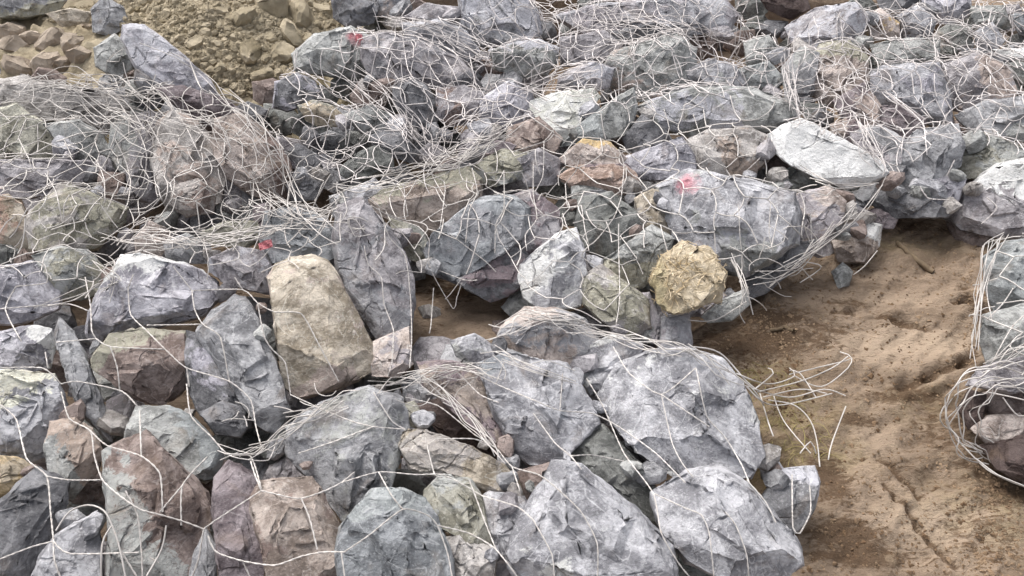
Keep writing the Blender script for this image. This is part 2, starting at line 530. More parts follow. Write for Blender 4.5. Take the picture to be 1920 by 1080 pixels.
idx = np.arange(nx * ny).reshape(ny, nx)
F = np.stack([idx[:-1, :-1], idx[:-1, 1:], idx[1:, 1:], idx[1:, :-1]], -1).reshape(-1, 4)
me = bpy.data.meshes.new('soil_heap')
me.from_pydata(np.stack([HX, HY, HZ], -1).reshape(-1, 3).tolist(), [], F.tolist())
me.polygons.foreach_set('use_smooth', [True] * len(me.polygons))
def soil_mat(name, ca, cb, cc):
    b = NB(name)
    tc = b.n('ShaderNodeTexCoord').outputs['Object']
    rnd = b.n('ShaderNodeObjectInfo').outputs['Random']
    tc = b.n('ShaderNodeVectorMath', {0: tc, 1: b.math('MULTIPLY', rnd, 30.0)}, operation='ADD').outputs[0]
    n1 = b.noise(tc, 7, 7, .65, .5)
    n2 = b.noise(tc, 60, 8, .75)
    col = b.mix(b.ramp(n1, .35, .65), lin(ca), lin(cb))
    col = b.mix(b.math('MULTIPLY', b.ramp(b.noise(tc, 3.1, 4, .6, .5), .55, .68), .8), col, lin(cc))
    col = b.mix(b.math('MULTIPLY', b.ramp(n2, .55, .75), .4), col, scale_c(lin(cb), 1.3))
    b.set(b.b.inputs['Base Color'], col)
    b.b.inputs['Roughness'].default_value = .95
    b.b.inputs['Specular IOR Level'].default_value = .15
    b.set(b.b.inputs['Normal'], b.bump(b.math('ADD', n2, b.noise(tc, 22, 6, .7)), .8, .012))
    return b.m
M_SOIL = soil_mat('loose_soil', (144, 133, 112), (178, 166, 144), (112, 102, 78))
heap = link('soil_heap', me, M_SOIL)
tag(heap, 'heap of loose crumbly tan soil at upper left', None, None, 'structure')
# ------------------------------------------------------------------ the rocks: label, stone, outline in photograph pixels, options
ROCKS = [
# front left corner
('pale grey boulder with whitish top cut by the left edge', 'lg', '-60,705 40,695 100,703 125,755 132,800 115,845 60,868 0,855 -60,840', dict(c2='cr', d2='u', th=.12)),
('grey rock with rust orange flank above the dark hollow', 'gg', '95,792 140,785 175,803 192,850 182,885 135,935 95,915 82,840', dict(c2='tb', d2='r', th=-.05)),
('long dark grey slab leaning in the bottom corner', 'dg', '67,880 130,905 118,980 88,1020 45,1095 -30,1120 -50,985 0,960 33,925', dict(t=.3)),
('ochre yellow stone at the left edge', 'oc', '-50,850 30,858 62,873 35,907 0,940 -50,960', dict(c2='tan', th=-.05)),
('light grey pointed stone under the arched loose wire', 'lg', '180,963 190,1020 194,1120 40,1120 75,1045 105,1005 140,983', dict()),
('tall brown mauve rock with an olive side at the bottom', 'br', '200,855 235,830 275,815 305,850 350,890 385,925 397,970 370,1000 355,1130 205,1130 212,990 198,925', dict(c2='gg', d2='l', th=.02)),
('rounded green grey rock with a stepped ledge', 'gg', '257,763 320,762 360,783 397,820 420,853 410,895 383,902 333,885 290,855 265,828 237,828 240,798', dict(c2='te', d2='r', th=.15)),
('dark mauve rock with pale spots at the bottom', 'mv', '430,865 475,890 500,915 480,960 500,1020 490,1120 415,1120 405,1040 398,960 402,900', dict()),
('mottled tan brown rock under wire twists near the bottom', 'tb', '490,905 585,898 612,935 632,985 648,1030 635,1085 570,1130 510,1110 500,1020 475,980 470,940', dict(c2='br')),
('narrow grey stone squeezed between two brown rocks at the bottom edge', 'g', '385,985 407,1030 407,1130 348,1130 360,1040', dict(z=.16)),
('small rounded dark grey stone in the hollow beside the seam', 'dg', '375,775 418,750 447,763 465,797 452,820 405,815', dict(z=.17)),
('mottled grey boulder with a white cap in the left net', 'lv', '230,482 267,478 320,490 377,505 405,530 412,557 385,592 320,610 240,626 180,640 165,622 172,580 187,547 215,515', dict(c2='wh', d2='u', th=.22)),
('tall smooth grey slab beside the big tan rock', 'g', '395,592 440,552 463,558 487,600 505,650 532,715 542,770 522,812 480,795 460,745 430,700 385,655 368,622', dict(t=.3, cuts=4)),
('dark mottled grey rock beneath the tall smooth slab', 'dg', '350,622 385,628 425,683 457,738 474,795 455,805 420,757 375,778 357,738 348,680', dict(z=.17, c2='lv')),
('hexagonal brown rock with olive top in the left net', 'br', '172,675 207,628 265,615 347,622 357,690 350,725 322,747 300,758 255,745 218,708 175,692', dict(c2='ol', d2='u', th=.25)),  # olive top also carries the brightness of the lit upper face
('thin grey wedge standing beside the hexagonal brown rock', 'g', '112,597 143,625 165,675 174,720 203,780 210,828 180,805 150,775 130,725 120,685 103,640', dict(t=.35)),
('mottled lavender stone with a white nub at the left edge', 'lv', '-40,625 30,620 65,612 95,618 105,645 92,690 45,702 0,694 -40,692', dict(c2='wh', d2='r', th=.28)),
('blue grey boulder at the left edge under tangled wire', 'lv', '-50,510 60,488 105,500 114,545 107,578 65,600 20,608 -50,605', dict()),
('olive grey stone with yellowish lichen near the left seam', 'gg', '60,480 110,463 165,468 192,500 187,548 150,563 115,558 100,515', dict(c2='ol')),
('olive brown pyramid shaped rock on the left', 'wm', '65,397 110,352 130,352 160,376 192,385 232,392 227,418 192,442 180,465 110,478 60,463 53,420', dict(c2='ol')),
('orange streaked tan rock at the left edge', 'tan', '-40,377 15,368 37,385 62,440 56,472 20,458 -40,452', dict(c2='sal')),
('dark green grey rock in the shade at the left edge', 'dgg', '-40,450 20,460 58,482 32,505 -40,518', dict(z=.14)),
('dark lavender slab under the olive rock on the left', 'mg', '-40,300 50,320 85,322 125,303 160,305 188,330 177,354 140,358 105,358 60,370 -40,375', dict()),
('yellowish olive boulder at the left edge', 'ol', '-40,215 30,198 75,228 112,263 133,290 102,307 60,315 0,303 -40,297', dict(c2='cr')),
('flat pale grey slab under stretched wires at upper left', 'wm', '-40,152 50,148 130,163 200,173 234,200 227,237 180,257 110,242 40,217 -40,207', dict(t=.3)),
('small grey green stone under the stretched wires', 'gg', '85,235 150,228 190,253 207,290 177,313 130,297', dict()),
('upright mauve grey stone behind bowed wires', 'mg', '213,240 235,220 270,243 302,290 313,345 292,378 255,368 233,332 208,290', dict(c2='gg')),
('small brown block in front of the dark hollow on the left', 'br', '188,323 234,328 232,388 195,392 183,350', dict(z=.16)),
('upright warm grey rock in the upper left net', 'wm', '298,235 325,216 370,233 402,270 422,330 412,378 370,398 320,393 298,352 288,300', dict(c2='pk')),
('pinkish tan rock with a rust brown streak', 'pk', '408,230 450,218 500,248 537,300 548,345 522,373 470,363 430,333 403,290', dict(c2='br', d2='r', th=.25)),
('small dark grey stone in the gap beside the rust streaked rock', 'dg', '538,287 560,270 592,290 603,312 592,330 566,323', dict(z=.16)),
('dark green grey rounded rock under the tangled ridge', 'dgg', '648,307 670,287 705,275 732,290 736,320 706,334 655,336 640,324', dict()),
('dark curved stone above the green grey rounded rock', 'dg', '698,256 725,243 752,250 766,273 784,285 778,308 742,293 703,280', dict()),
('small olive tan stone peeking from the upper hollow', 'ol', '562,200 588,188 622,198 643,220 632,236 600,236 577,227', dict(c2='tan')),
('dark speckled stone at the edge of the soil heap', 'dg', '518,155 555,138 587,153 600,180 567,199 540,208 514,199', dict(c2='lv')),
('grey boulder with a faint pink paint mark at upper middle', 'gg', '560,132 552,100 592,68 655,53 688,68 692,112 678,144 642,144 603,124', dict(paint=(668, 70, .045))),
('large dark violet grey rock behind bowed wires', 'mg', '688,77 730,65 768,73 820,93 858,108 890,150 894,168 830,169 792,154 750,156 703,149 686,112', dict(c2='dg')),
('flat lavender stone on top of the dark violet rock', 'lg', '757,46 820,38 872,58 894,95 872,113 820,98 768,78', dict(t=.3)),
('dark blue grey egg shaped stone at upper middle', 'dg', '738,166 775,150 802,168 818,195 821,222 807,244 778,244 758,217 742,197', dict()),
('mauve brown stone beside the egg shaped one', 'mg', '822,170 870,163 903,173 908,207 882,229 845,236 819,217', dict(c2='br')),
('green grey stone in the upper middle tangle', 'gg', '648,216 692,198 728,213 746,238 720,249 678,249', dict()),
('dark stone at the top edge beyond the soil heap', 'dg', '623,-20 690,-20 708,10 698,42 655,52 627,32', dict()),
('pinkish grey stone at the top edge', 'pk', '695,-20 760,-25 758,15 736,33 703,27', dict(c2='g')),
('flat mauve stone near the top edge', 'mg', '762,31 800,8 862,13 894,35 850,49 788,46', dict(t=.3)),
('grey boulder cut by the top edge at the middle', 'g', '863,-25 962,-25 1003,20 1013,62 960,89 898,84 867,47', dict(c2='lg')),
('green grey stone with a pale flat top at upper middle', 'gg', '923,96 960,82 1010,76 1043,91 1039,120 1022,139 980,144 932,128', dict(c2='lg', d2='u', th=.12)),
('broad pale flaky slab along the top edge', 'lg', '1055,30 1130,8 1250,-4 1342,-4 1374,30 1353,64 1290,59 1200,49 1098,64', dict(t=.22, c2='mg')),
('mauve grey flat stone under the pale flaky slab', 'mg', '1053,72 1130,58 1164,90 1122,119 1055,124', dict(t=.3)),
('thin dark slab wedged under the flaky slab', 'dg', '1146,62 1220,44 1294,60 1284,79 1220,79 1148,89', dict(t=.25)),
('large pale grey green rock with a pinkish patch', 'gg', '1136,132 1153,99 1190,90 1268,65 1296,98 1301,142 1267,179 1197,189 1157,168', dict(c2='pk', th=-.04)),
('lavender stone right of the pinkish patched rock', 'lg', '1283,136 1330,112 1378,123 1394,156 1372,179 1308,169', dict(c2='gg')),
('cream white triangular rock near the upper middle', 'cr', '986,193 1050,173 1108,169 1119,185 1092,218 1061,266 1018,243 1002,216', dict(mott=.35, t=.3)),
('long pale teal grey rock next to the cream triangle', 'gg', '1058,272 1091,231 1135,208 1159,183 1184,169 1190,200 1184,228 1167,254 1120,267', dict(c2='te', d2='l', th=.1)),
('broad pale grey boulder in the upper middle', 'gg', '1192,205 1260,178 1300,165 1400,167 1442,183 1474,190 1484,217 1442,244 1370,250 1298,254 1238,238', dict(c2='lg', t=.35)),
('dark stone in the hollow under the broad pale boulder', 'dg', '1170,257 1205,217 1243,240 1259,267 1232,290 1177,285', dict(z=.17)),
('lavender grey angular stone above the pink paint mark', 'lv', '1161,301 1222,279 1276,259 1297,292 1299,315 1262,335 1195,337 1166,322', dict()),
('warm grey rock with a brownish facet at right of middle', 'wm', '1277,271 1330,246 1402,242 1444,260 1434,303 1402,330 1340,335 1296,313', dict(c2='tb', th=-.02)),
('flat pinkish slab with an ochre top edge in the middle', 'pk', '1049,300 1095,262 1142,268 1170,296 1155,314 1084,313', dict(c2='oc', d2='u', th=.25, t=.35, z=.23)),
('muted salmon layered slab below the pinkish ochre slab', 'sal', '1052,330 1088,308 1168,306 1186,325 1196,348 1178,365 1140,357 1078,353', dict(c2='mv', d2='u', th=.3, t=.35)),
('flat green grey chip under the salmon slab', 'gg', '1072,349 1142,347 1149,378 1077,384', dict(z=.16, t=.3)),
('dark olive grey block below the salmon slab', 'dgg', '1087,374 1146,365 1188,399 1204,431 1182,464 1140,479 1098,469 1082,420', dict()),
('small tan stone beside the dark olive block', 'tan', '1192,374 1225,357 1258,373 1274,411 1257,439 1218,434 1197,407', dict(c2='wm')),
('large grey rock with a pink red paint smear', 'lg', '1236,351 1300,322 1372,342 1412,373 1482,361 1494,400 1484,454 1442,475 1390,515 1368,474 1308,464 1267,444 1261,400', dict(c2='gg', paint=(1290, 343, .05))),
('pinkish stone at the right end of the middle net', 'pk', '1481,369 1552,352 1582,379 1574,418 1532,445 1488,455 1476,410', dict(c2='mg')),
('dark stone for the shaded underside of the large grey rock', 'dg', '1386,508 1440,470 1502,452 1534,448 1504,494 1442,546 1398,566', dict(z=.09)),  # shade under the grey rock put into this stone's dark colour
('bright white slab lying on the right of the middle', 'wh', '1449,255 1473,239 1507,226 1547,243 1567,270 1602,283 1643,300 1659,321 1637,338 1585,349 1545,338 1520,320 1488,310 1459,287', dict(t=.25, mott=.2, z=.24, rough=.7)),
('dark green grey stone under the bright white slab', 'dgg', '1466,315 1500,307 1562,338 1604,351 1560,374 1488,364 1461,347', dict(z=.15)),
('small dark brown stone left of the bright white slab', 'dbr', '1436,290 1465,293 1488,315 1472,354 1436,354', dict(z=.16)),
('black grey wedge overhanging the sand at right', 'dg', '1626,371 1665,342 1702,347 1732,368 1780,396 1768,407 1680,408 1648,393', dict(z=.1)),
('lavender blue rock with sharp edges above the sand', 'lv', '1729,303 1776,315 1809,337 1796,372 1779,399 1738,384 1723,355', dict(z=.14)),
('grey faceted rock behind the lavender blue one', 'g', '1676,290 1720,247 1793,237 1804,280 1794,313 1740,354 1698,354 1676,332', dict()),
('olive green boulder at the right edge', 'ol', '1791,260 1850,252 1897,268 1930,290 1904,318 1862,334 1808,332 1786,300', dict(c2='gg')),
('big mauve grey rock with a white top at the right edge', 'mg', '1781,386 1828,349 1869,312 1920,299 1975,308 1985,400 1965,445 1880,444 1808,429 1781,407', dict(c2='wh', d2='u', th=.05, z=.12)),
('pale lavender square block at upper right', 'lg', '1632,141 1660,127 1757,120 1771,155 1779,200 1784,236 1740,229 1688,198 1650,204 1633,176', dict(cuts=2, c2='lv')),
('dark mauve stone under the pale square block', 'mv', '1642,203 1690,198 1734,224 1724,264 1680,275 1646,247', dict(z=.16)),
('pinkish lavender rock right of the pale square block', 'mg', '1772,124 1830,102 1883,128 1904,171 1883,204 1830,214 1787,203', dict(c2='pk')),
('dark green stone at the upper right edge', 'dgg', '1868,130 1910,117 1965,138 1965,204 1898,194', dict(z=.16)),
('grey stone at the right edge above the olive boulder', 'g', '1797,216 1850,192 1920,182 1965,198 1965,264 1900,264 1828,254', dict(c2='gg')),
('tan mauve rock with yellow green moss on top', 'pk', '1507,125 1539,87 1592,82 1624,109 1629,152 1603,189 1550,199 1517,172', dict(c2='ol', d2='u', th=.2)),
('reddish mauve stone buried in wire at upper right', 'mv', '1566,191 1620,157 1649,200 1644,244 1587,244', dict(c2='pk')),
('narrow grey stone inside the upright wire curls', 'g', '1467,130 1500,92 1534,103 1524,172 1501,209 1472,182', dict(c2='gg')),
('flat green grey stone under a thick pale wire at upper right', 'gg', '1637,85 1700,72 1758,77 1754,118 1700,122 1647,119', dict(t=.3)),
('rounded brownish grey stone in a net cell at upper right', 'wm', '1752,66 1780,45 1818,53 1824,87 1792,104 1756,98', dict(c2='dgg')),
('small pale stone near the top at right', 'lg', '1682,31 1720,12 1754,39 1744,69 1698,69', dict()),
('small pink and yellow stained stone near the top at right', 'pk', '1617,41 1650,17 1684,44 1684,69 1627,74', dict(c2='oc')),
('dark slate stone at the top edge at right', 'dg', '1637,-25 1724,-25 1719,7 1680,24 1652,13', dict()),
('dark maroon stone at the top edge', 'dbr', '1412,-25 1502,-25 1516,16 1481,34 1442,18', dict()),
('mauve grey slab in dense wire near the top', 'mg', '1477,51 1530,17 1602,7 1624,40 1603,84 1540,89 1487,84', dict(c2='lg')),
('pale violet stone cut by the top edge at right', 'lv', '1727,-20 1812,-20 1819,22 1792,44 1737,39', dict()),
('dark blue stone in the top right corner', 'dg', '1897,29 1965,12 1965,79 1913,64', dict(c2='bl')),
('green grey stone near the top right corner', 'dgg', '1822,13 1882,12 1894,51 1850,64 1822,48', dict(c2='gg')),
('small pale pointed stone below the top right corner', 'lg', '1827,61 1861,42 1884,76 1861,99 1832,88', dict()),
('white stone sliver at the upper right edge', 'wh', '1867,94 1965,87 1965,129 1898,119', dict(mott=.2)),
('grey stone left of the white sliver', 'dg', '1797,93 1850,92 1893,114 1872,144 1817,128', dict(c2='mg')),
# middle
('tall mauve grey upright rock at the centre left', 'mg', '638,396 683,382 722,426 752,469 769,510 773,567 766,615 707,632 685,592 658,555 636,512 630,440', dict(c2='g', t=.35, cuts=4, mott=1.2)),
('small mauve stone at the foot of the tall upright rock', 'pk', '698,641 766,614 775,682 746,708 698,704 694,672', dict(c2='mg', z=.13)),
('big smooth tan boulder with soft pinkish mottling', 'tan', '503,525 518,500 545,486 585,482 615,492 632,515 643,545 673,600 698,650 693,693 640,724 560,746 533,722 523,660 518,600 508,560', dict(c2='pk', rough=.78, cuts=9, t=.36, mott=.7)),
('teal grey sloping rock above the big tan boulder', 'bl', '487,442 498,398 560,387 612,408 635,450 643,504 600,494 560,484 508,494', dict(z=.22)),
('mottled mauve grey stone left of the teal grey slope', 'mg', '393,484 443,461 495,471 516,507 510,552 467,545 421,531 393,509', dict(c2='lg')),
('small olive stone under flat wires left of the red tag', 'ol', '377,438 420,415 482,414 490,452 461,464 398,461', dict()),
('small maroon stone by the wire knot', 'mv', '475,389 500,382 518,410 497,434 477,423', dict()),
('small pinkish stone under the left seam wires', 'pk', '252,446 280,415 312,428 328,456 301,479 257,474', dict()),
('flat grey stone under the left seam wires', 'g', '306,455 350,437 393,458 398,494 350,494 312,484', dict(c2='gg')),
('brown stone behind crossing wires on the left', 'br', '326,350 370,337 404,359 398,399 350,404 322,382', dict(c2='wm')),
('broad olive brown rock with yellow lichen in the middle net', 'tb', '700,374 730,354 800,335 868,318 896,337 893,386 863,404 828,425 800,439 750,418 708,397', dict(c2='ol', d2='u', th=.12)),
('dark olive stone below the broad olive brown rock', 'ol', '731,409 790,429 809,470 803,500 768,484 742,452', dict(z=.13, c2='dgg')),
('smooth grey angular block in the middle net', 'bl', '816,436 869,394 900,372 962,367 994,389 989,442 952,468 900,504 850,525 812,503 796,470', dict(c2='g', cuts=4, mott=.6)),
('mauve stone to the right of the smooth grey block', 'mg', '951,374 1000,357 1044,394 1049,432 1002,474 968,485 971,440', dict(c2='mv')),
('dark banded rock hanging over the sandy gap', 'dg', '846,521 900,494 962,457 994,479 984,534 952,555 920,565 878,544', dict(z=.12, c2='mv')),
('flat dark grey flake at the edge of the sandy gap', 'dg', '796,490 840,477 874,520 862,535 807,514', dict(z=.12)),
('pale grey white rock right of the sandy gap', 'lg', '1049,437 1079,430 1094,470 1101,522 1087,572 1017,580 984,558 973,522 976,496 1011,465', dict(c2='wh', mott=.7)),
('pale grey rock with mossy lower edge above the brown stone', 'gg', '1126,491 1172,458 1221,424 1261,449 1243,495 1208,537 1158,545 1129,519', dict(c2='ol', d2='d', th=.12)),
('mauve brown stone below the mossy pale rock', 'wm', '1091,520 1130,497 1172,538 1214,560 1219,614 1180,635 1127,605 1096,572', dict(c2='ol', z=.16)),
('grey green plate sticking out beside the straw clump', 'gg', '1316,593 1360,557 1398,541 1404,572 1372,602 1328,605', dict(z=.12)),
('small pale pillar shaped stone under the straw clump', 'lg', '1237,594 1292,590 1299,642 1288,670 1232,665', dict(z=.10, c2='mg')),
('shaded grey green stone behind the pale pillar stone', 'gg', '1146,560 1217,550 1239,600 1229,645 1177,635', dict(z=.13, c2='mg')),
('pinkish grey rounded rock in front of the sandy gap', 'pk', '943,612 985,577 1040,576 1093,597 1124,641 1108,674 1070,690 1018,675 957,654 936,632', dict(c2='g')),
# front right net
('big pale blue grey rock with a rounded lower tip', 'lg', '896,686 950,662 1062,682 1094,730 1119,792 1062,854 1036,875 988,869 957,843 921,762', dict(mott=.6, c2='bl', th=-.06)),
('small pale green grey stone at the top of the front right net', 'lg', '846,640 890,625 934,654 944,694 898,694 856,668', dict(c2='gg')),
('brown pink wedge covered in wire beside the blue grey rock', 'tb', '785,681 850,676 904,698 929,760 960,842 969,877 933,845 896,784 848,744 796,724', dict(c2='mv', t=.3)),
('dark maroon stone for the shaded cavity in the front net', 'dbr', '775,760 860,737 933,778 964,864 900,856 826,815', dict(z=.08)),  # dark colour stands for the shade inside the cavity
('grey rock with a vertical ridge in the front middle', 'g', '541,801 600,757 690,726 753,748 766,800 749,853 734,914 682,960 642,975 651,892 608,855 546,855', dict(c2='gg')),
('brown stone beneath the ridged grey rock', 'br', '561,861 610,842 653,880 659,932 642,975 607,934 576,903', dict(z=.14)),
('small mossy stone on the shoulder of the ridged grey rock', 'ol', '749,760 777,752 802,791 793,809 757,793', dict(z=.2)),
('flat tan slab slanting through the front net', 'tan', '750,838 762,808 787,804 842,820 909,850 943,871 974,906 977,928 907,921 838,904 772,879', dict(t=.3, c2='wm', mott=.6)),
('yellow green grey stone in the front middle', 'ol', '796,921 826,890 882,900 904,932 911,981 927,1025 873,1018 825,985 796,971', dict(c2='gg', mott=.5)),
('blue teal boulder at the bottom middle', 'bl', '640,992 698,922 750,918 798,932 824,969 844,1030 856,1130 634,1130 634,1030', dict(c2='te', d2='u', th=.35, mott=.7)),
('brown grey stone at the bottom next to the blue teal boulder', 'wm', '831,1011 870,997 918,1018 932,1050 924,1130 846,1130', dict(z=.16)),
('lavender stone between the yellow green stone and the pale boulder', 'lg', '891,941 920,922 982,932 999,965 979,1003 957,1045 928,1035 906,991', dict(z=.17)),
('small brown stone above the pale bottom boulder', 'br', '961,886 1032,866 1042,932 1011,950 972,928', dict(z=.15, c2='mg')),
('large pale smooth boulder at the bottom right of middle', 'lg', '1038,872 1092,876 1128,917 1178,952 1228,987 1259,1023 1269,1130 1028,1130 971,1078 953,1040 972,983 1032,943', dict(c2='wh', th=-.05, mott=.6)),
('dark green grey curved rock behind the pale boulders', 'dgg', '1050,868 1083,817 1130,796 1173,848 1214,878 1234,925 1240,986 1190,950 1132,919 1097,889', dict(z=.13)),
('large pale rock with white mottling in the front right net', 'lg', '1126,742 1157,688 1220,657 1292,651 1352,677 1394,728 1419,790 1429,852 1403,894 1330,895 1270,894 1207,854 1146,793', dict(c2='wh', th=-.07, mott=1.2)),
('white grey stone wedged left of the white mottled rock', 'lg', '1086,702 1108,648 1150,627 1204,648 1194,692 1152,724 1107,740', dict(c2='wh')),
('pale oval boulder at the right end of the front net', 'lg', '1224,926 1290,887 1346,876 1398,907 1444,958 1489,1004 1503,1057 1462,1090 1370,1092 1287,1055 1241,992', dict(mott=1.1)),
('squared grey block with a paler top beside the sand', 'g', '1430,926 1464,880 1526,875 1536,905 1528,952 1512,978 1485,1003 1453,968 1429,937', dict(c2='lg', d2='u', th=.28, cuts=2, rough=.6, z=.1, t=.5)),
('small pale chip above the squared grey block', 'lg', '1425,850 1446,842 1471,880 1451,903 1427,898', dict(z=.1)),
# on and by the sand
('brown stone with a whitish crust lying on the sand', 'tb', '1557,451 1600,412 1652,423 1648,462 1621,493 1573,491', dict(c2='wh', d2='u', th=.15, z=.05)),
('small green grey pebble on the sand', 'gg', '1559,510 1580,492 1600,509 1592,535 1571,541', dict(z=.015)),
('mauve stone half buried under the black wedge', 'mv', '1608,405 1645,389 1684,404 1673,428 1623,428', dict(z=.05)),
('grey stone between the net edge and the sand', 'g', '1562,411 1600,382 1629,399 1613,428 1573,438', dict(z=.09)),
('teal grey rock in the net at the right edge', 'te', '1843,482 1885,452 1975,445 1985,560 1930,600 1868,590 1848,545', dict(z=.19)),
('green grey rock in the lower part of the right edge net', 'gg', '1845,590 1900,575 1985,560 1985,680 1900,700 1852,680 1838,640', dict(z=.18, c2='te')),
('mauve slab at the mouth of the rolled net', 'mg', '1815,722 1835,690 1890,672 1985,655 1985,725 1900,738', dict(z=.19, t=.3)),
('brick brown block inside the rolled net', 'br', '1840,738 1900,718 1985,715 1985,785 1900,790 1850,775', dict(z=.10, c2='sal', th=-.05)),
('pink brown flat stone inside the rolled net', 'pk', '1820,803 1850,780 1910,775 1935,800 1910,822 1850,832', dict(z=.08, t=.3)),
('dark brown stone at the bottom of the rolled net', 'dbr', '1840,835 1900,818 1985,800 1985,915 1920,910 1868,880', dict(z=.07)),
('dark shaded stone in the left wall of the rolled net', 'dbr', '1795,765 1815,730 1850,740 1845,790 1815,805', dict(z=.08)),
# upper left heap
('big pale lavender rock leaning on the soil heap', 'lv', '236,52 275,53 314,80 348,109 389,149 406,180 370,186 345,168 298,171 267,147 252,105 231,76', dict(c2='lg', mott=.5, t=.35)),
('dark violet stone below the pale lavender rock', 'mv', '297,167 345,163 387,178 422,187 449,210 433,236 390,234 337,203', dict(z=.17)),
('grey rock with a mossy foot in the top left corner', 'g', '-45,-25 92,-25 116,0 103,22 50,33 -45,34', dict(c2='ol', d2='d', th=.25)),
('small grey block above the soil at upper left', 'g', '172,19 195,-4 228,13 239,41 211,68 177,58', dict()),
('thin tan ledge stone at upper left', 'tan', '90,26 130,15 169,24 163,43 118,49', dict(t=.3)),
('green grey stone under the left net corner', 'gg', '177,90 215,67 244,89 249,127 215,144 182,123', dict()),
# upper middle fill seen under the wire
('small pale stone under the long wire bundle', 'lg', '876,232 916,222 929,254 889,266', dict()),
('dark mauve slab below the long wire bundle', 'mv', '826,312 869,284 931,265 964,274 943,303 880,322', dict(c2='dg')),
('olive grey stone behind thin wires at the middle', 'gg', '886,311 940,282 989,289 984,333 930,349 891,338', dict(c2='ol')),
('mauve brown stone left of the cream triangle', 'br', '955,240 1010,222 1049,260 1033,294 985,304 950,282', dict(c2='pk')),
('mauve grey stone left of the salmon slab', 'mg', '966,300 1010,282 1049,299 1044,344 987,349', dict()),
('violet grey rock at the end of the long wire bundle', 'lv', '896,190 950,157 993,173 1004,217 960,244 906,234', dict(c2='mg')),
('grey stone with a violet tint in the upper middle wires', 'mg', '1051,141 1110,115 1149,129 1139,163 1090,179 1046,173', dict(c2='lg')),
('small pale stone at the top of the tall upright rock', 'lg', '646,361 700,337 724,360 708,389 662,399', dict()),
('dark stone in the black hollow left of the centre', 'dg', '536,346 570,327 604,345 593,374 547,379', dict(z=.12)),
('small green grey stone in the wire curls near the top', 'gg', '1396,81 1440,67 1464,100 1442,134 1402,123', dict()),
('teal grey stone under curly wire at upper right of middle', 'te', '1386,131 1440,117 1474,151 1442,174 1397,169', dict(z=.16)),
('dark olive stone above the bright white slab', 'dgg', '1502,193 1548,198 1549,239 1512,234', dict(z=.15)),
('grey stone behind the knot of wires above the black wedge', 'g', '1597,250 1650,237 1694,264 1684,324 1638,315 1606,282', dict(c2='mg')),
('pinkish mauve stone right of the bright white slab top', 'pk', '1557,236 1600,217 1624,250 1608,284 1567,274', dict(c2='mv')),
]
POLYS = []
for i, (lab, c1, ps, op) in enumerate(ROCKS):
    poly = parse(ps)
    POLYS.append(poly)
    build_rock(i, lab, c1, poly, **op)

# filler stones added to close and darken the gaps between the traced rocks
NO_FILL = [parse('1500,1080 1540,880 1430,760 1300,650 1400,570 1560,440 1680,405 1850,440 1830,700 1780,740 1850,880 1920,920 1920,1080'),
           parse('770,500 850,530 980,570 960,620 860,640 770,660'),
           parse('-10,-10 -10,150 240,150 240,60 380,160 440,190 560,140 640,60 620,-10')]
rg = random.Random(5)
fill = []
tries = 0
while len(fill) < 150 and tries < 20000:
    tries += 1
    x, y = rg.uniform(-20, 1940), rg.uniform(10, 1070)
    if (x > 1780 and y > 700) or (x > 1330 and y > 560): continue
    if any(inside(p, x, y) for p in POLYS) or any(inside(p, x, y) for p in NO_FILL): continue
    r = 24 + 30 * (y / 1080)
    if any((x - a) ** 2 + (y - b) ** 2 < (1.15 * r) ** 2 for a, b, _ in fill): continue
    fill.append((x, y, r))
used = set()
def beside(x, y):
    best = sorted((min((x - a) ** 2 + (y - e) ** 2 for a, e in p), k) for k, p in enumerate(POLYS))
    for _, k in best:
        if k not in used and len(ROCKS[k][0].split()) <= 11:
            used.add(k)
            return ROCKS[k][0]
for i, (x, y, r) in enumerate(fill):
    k = rg.randint(6, 8)
    a0 = rg.uniform(0, 6.28)
    poly = [(x + r * rg.uniform(.9, 1.5) * math.cos(a0 + 6.283 * j / k), y + r * rg.uniform(.75, 1.2) * math.sin(a0 + 6.283 * j / k)) for j in range(k)]
    build_rock(1000 + i, 'small filler stone beside the ' + beside(x, y), rg.choice(['dg', 'g', 'br', 'mg', 'dgg', 'gg', 'mg']), poly,
               name='filler_stone', group='filler stones added in the gaps', z=rg.uniform(.0, .07) if y > 420 else rg.uniform(.03, .10), t=.45, vox=1 / 15)

# small broken chips lodged in the joints of the pile
rg = random.Random(19)
chip_protos = []
for k in range(8):
    n = rg.randint(5, 7)
    q = [(rg.uniform(.45, .85) * math.cos(6.283 * j / n), rg.uniform(.35, .6) * math.sin(6.283 * j / n)) for j in range(n)]
    chip_protos.append(rock_mesh(q, (0, 0, 1), 700 + k, .4, 1 / 9, 1.0, 5, 0))
CHIP_SPOTS = []
while len(CHIP_SPOTS) < 900:
    p = rg.choice(POLYS)
    k = rg.randrange(len(p))
    t_ = rg.random()
    x, y = p[k - 1][0] * (1 - t_) + p[k][0] * t_, p[k - 1][1] * (1 - t_) + p[k][1] * t_
    if not (0 < x < 1920 and 0 < y < 1080) or any(inside(z_, x, y) for z_ in NO_FILL): continue
    if x > 1640 and y > 385: continue
    if y > 620 and rg.random() < .4: continue
    if any((x - a) ** 2 + (y - e) ** 2 < 16 ** 2 for a, e in CHIP_SPOTS): continue
    CHIP_SPOTS.append((x, y))
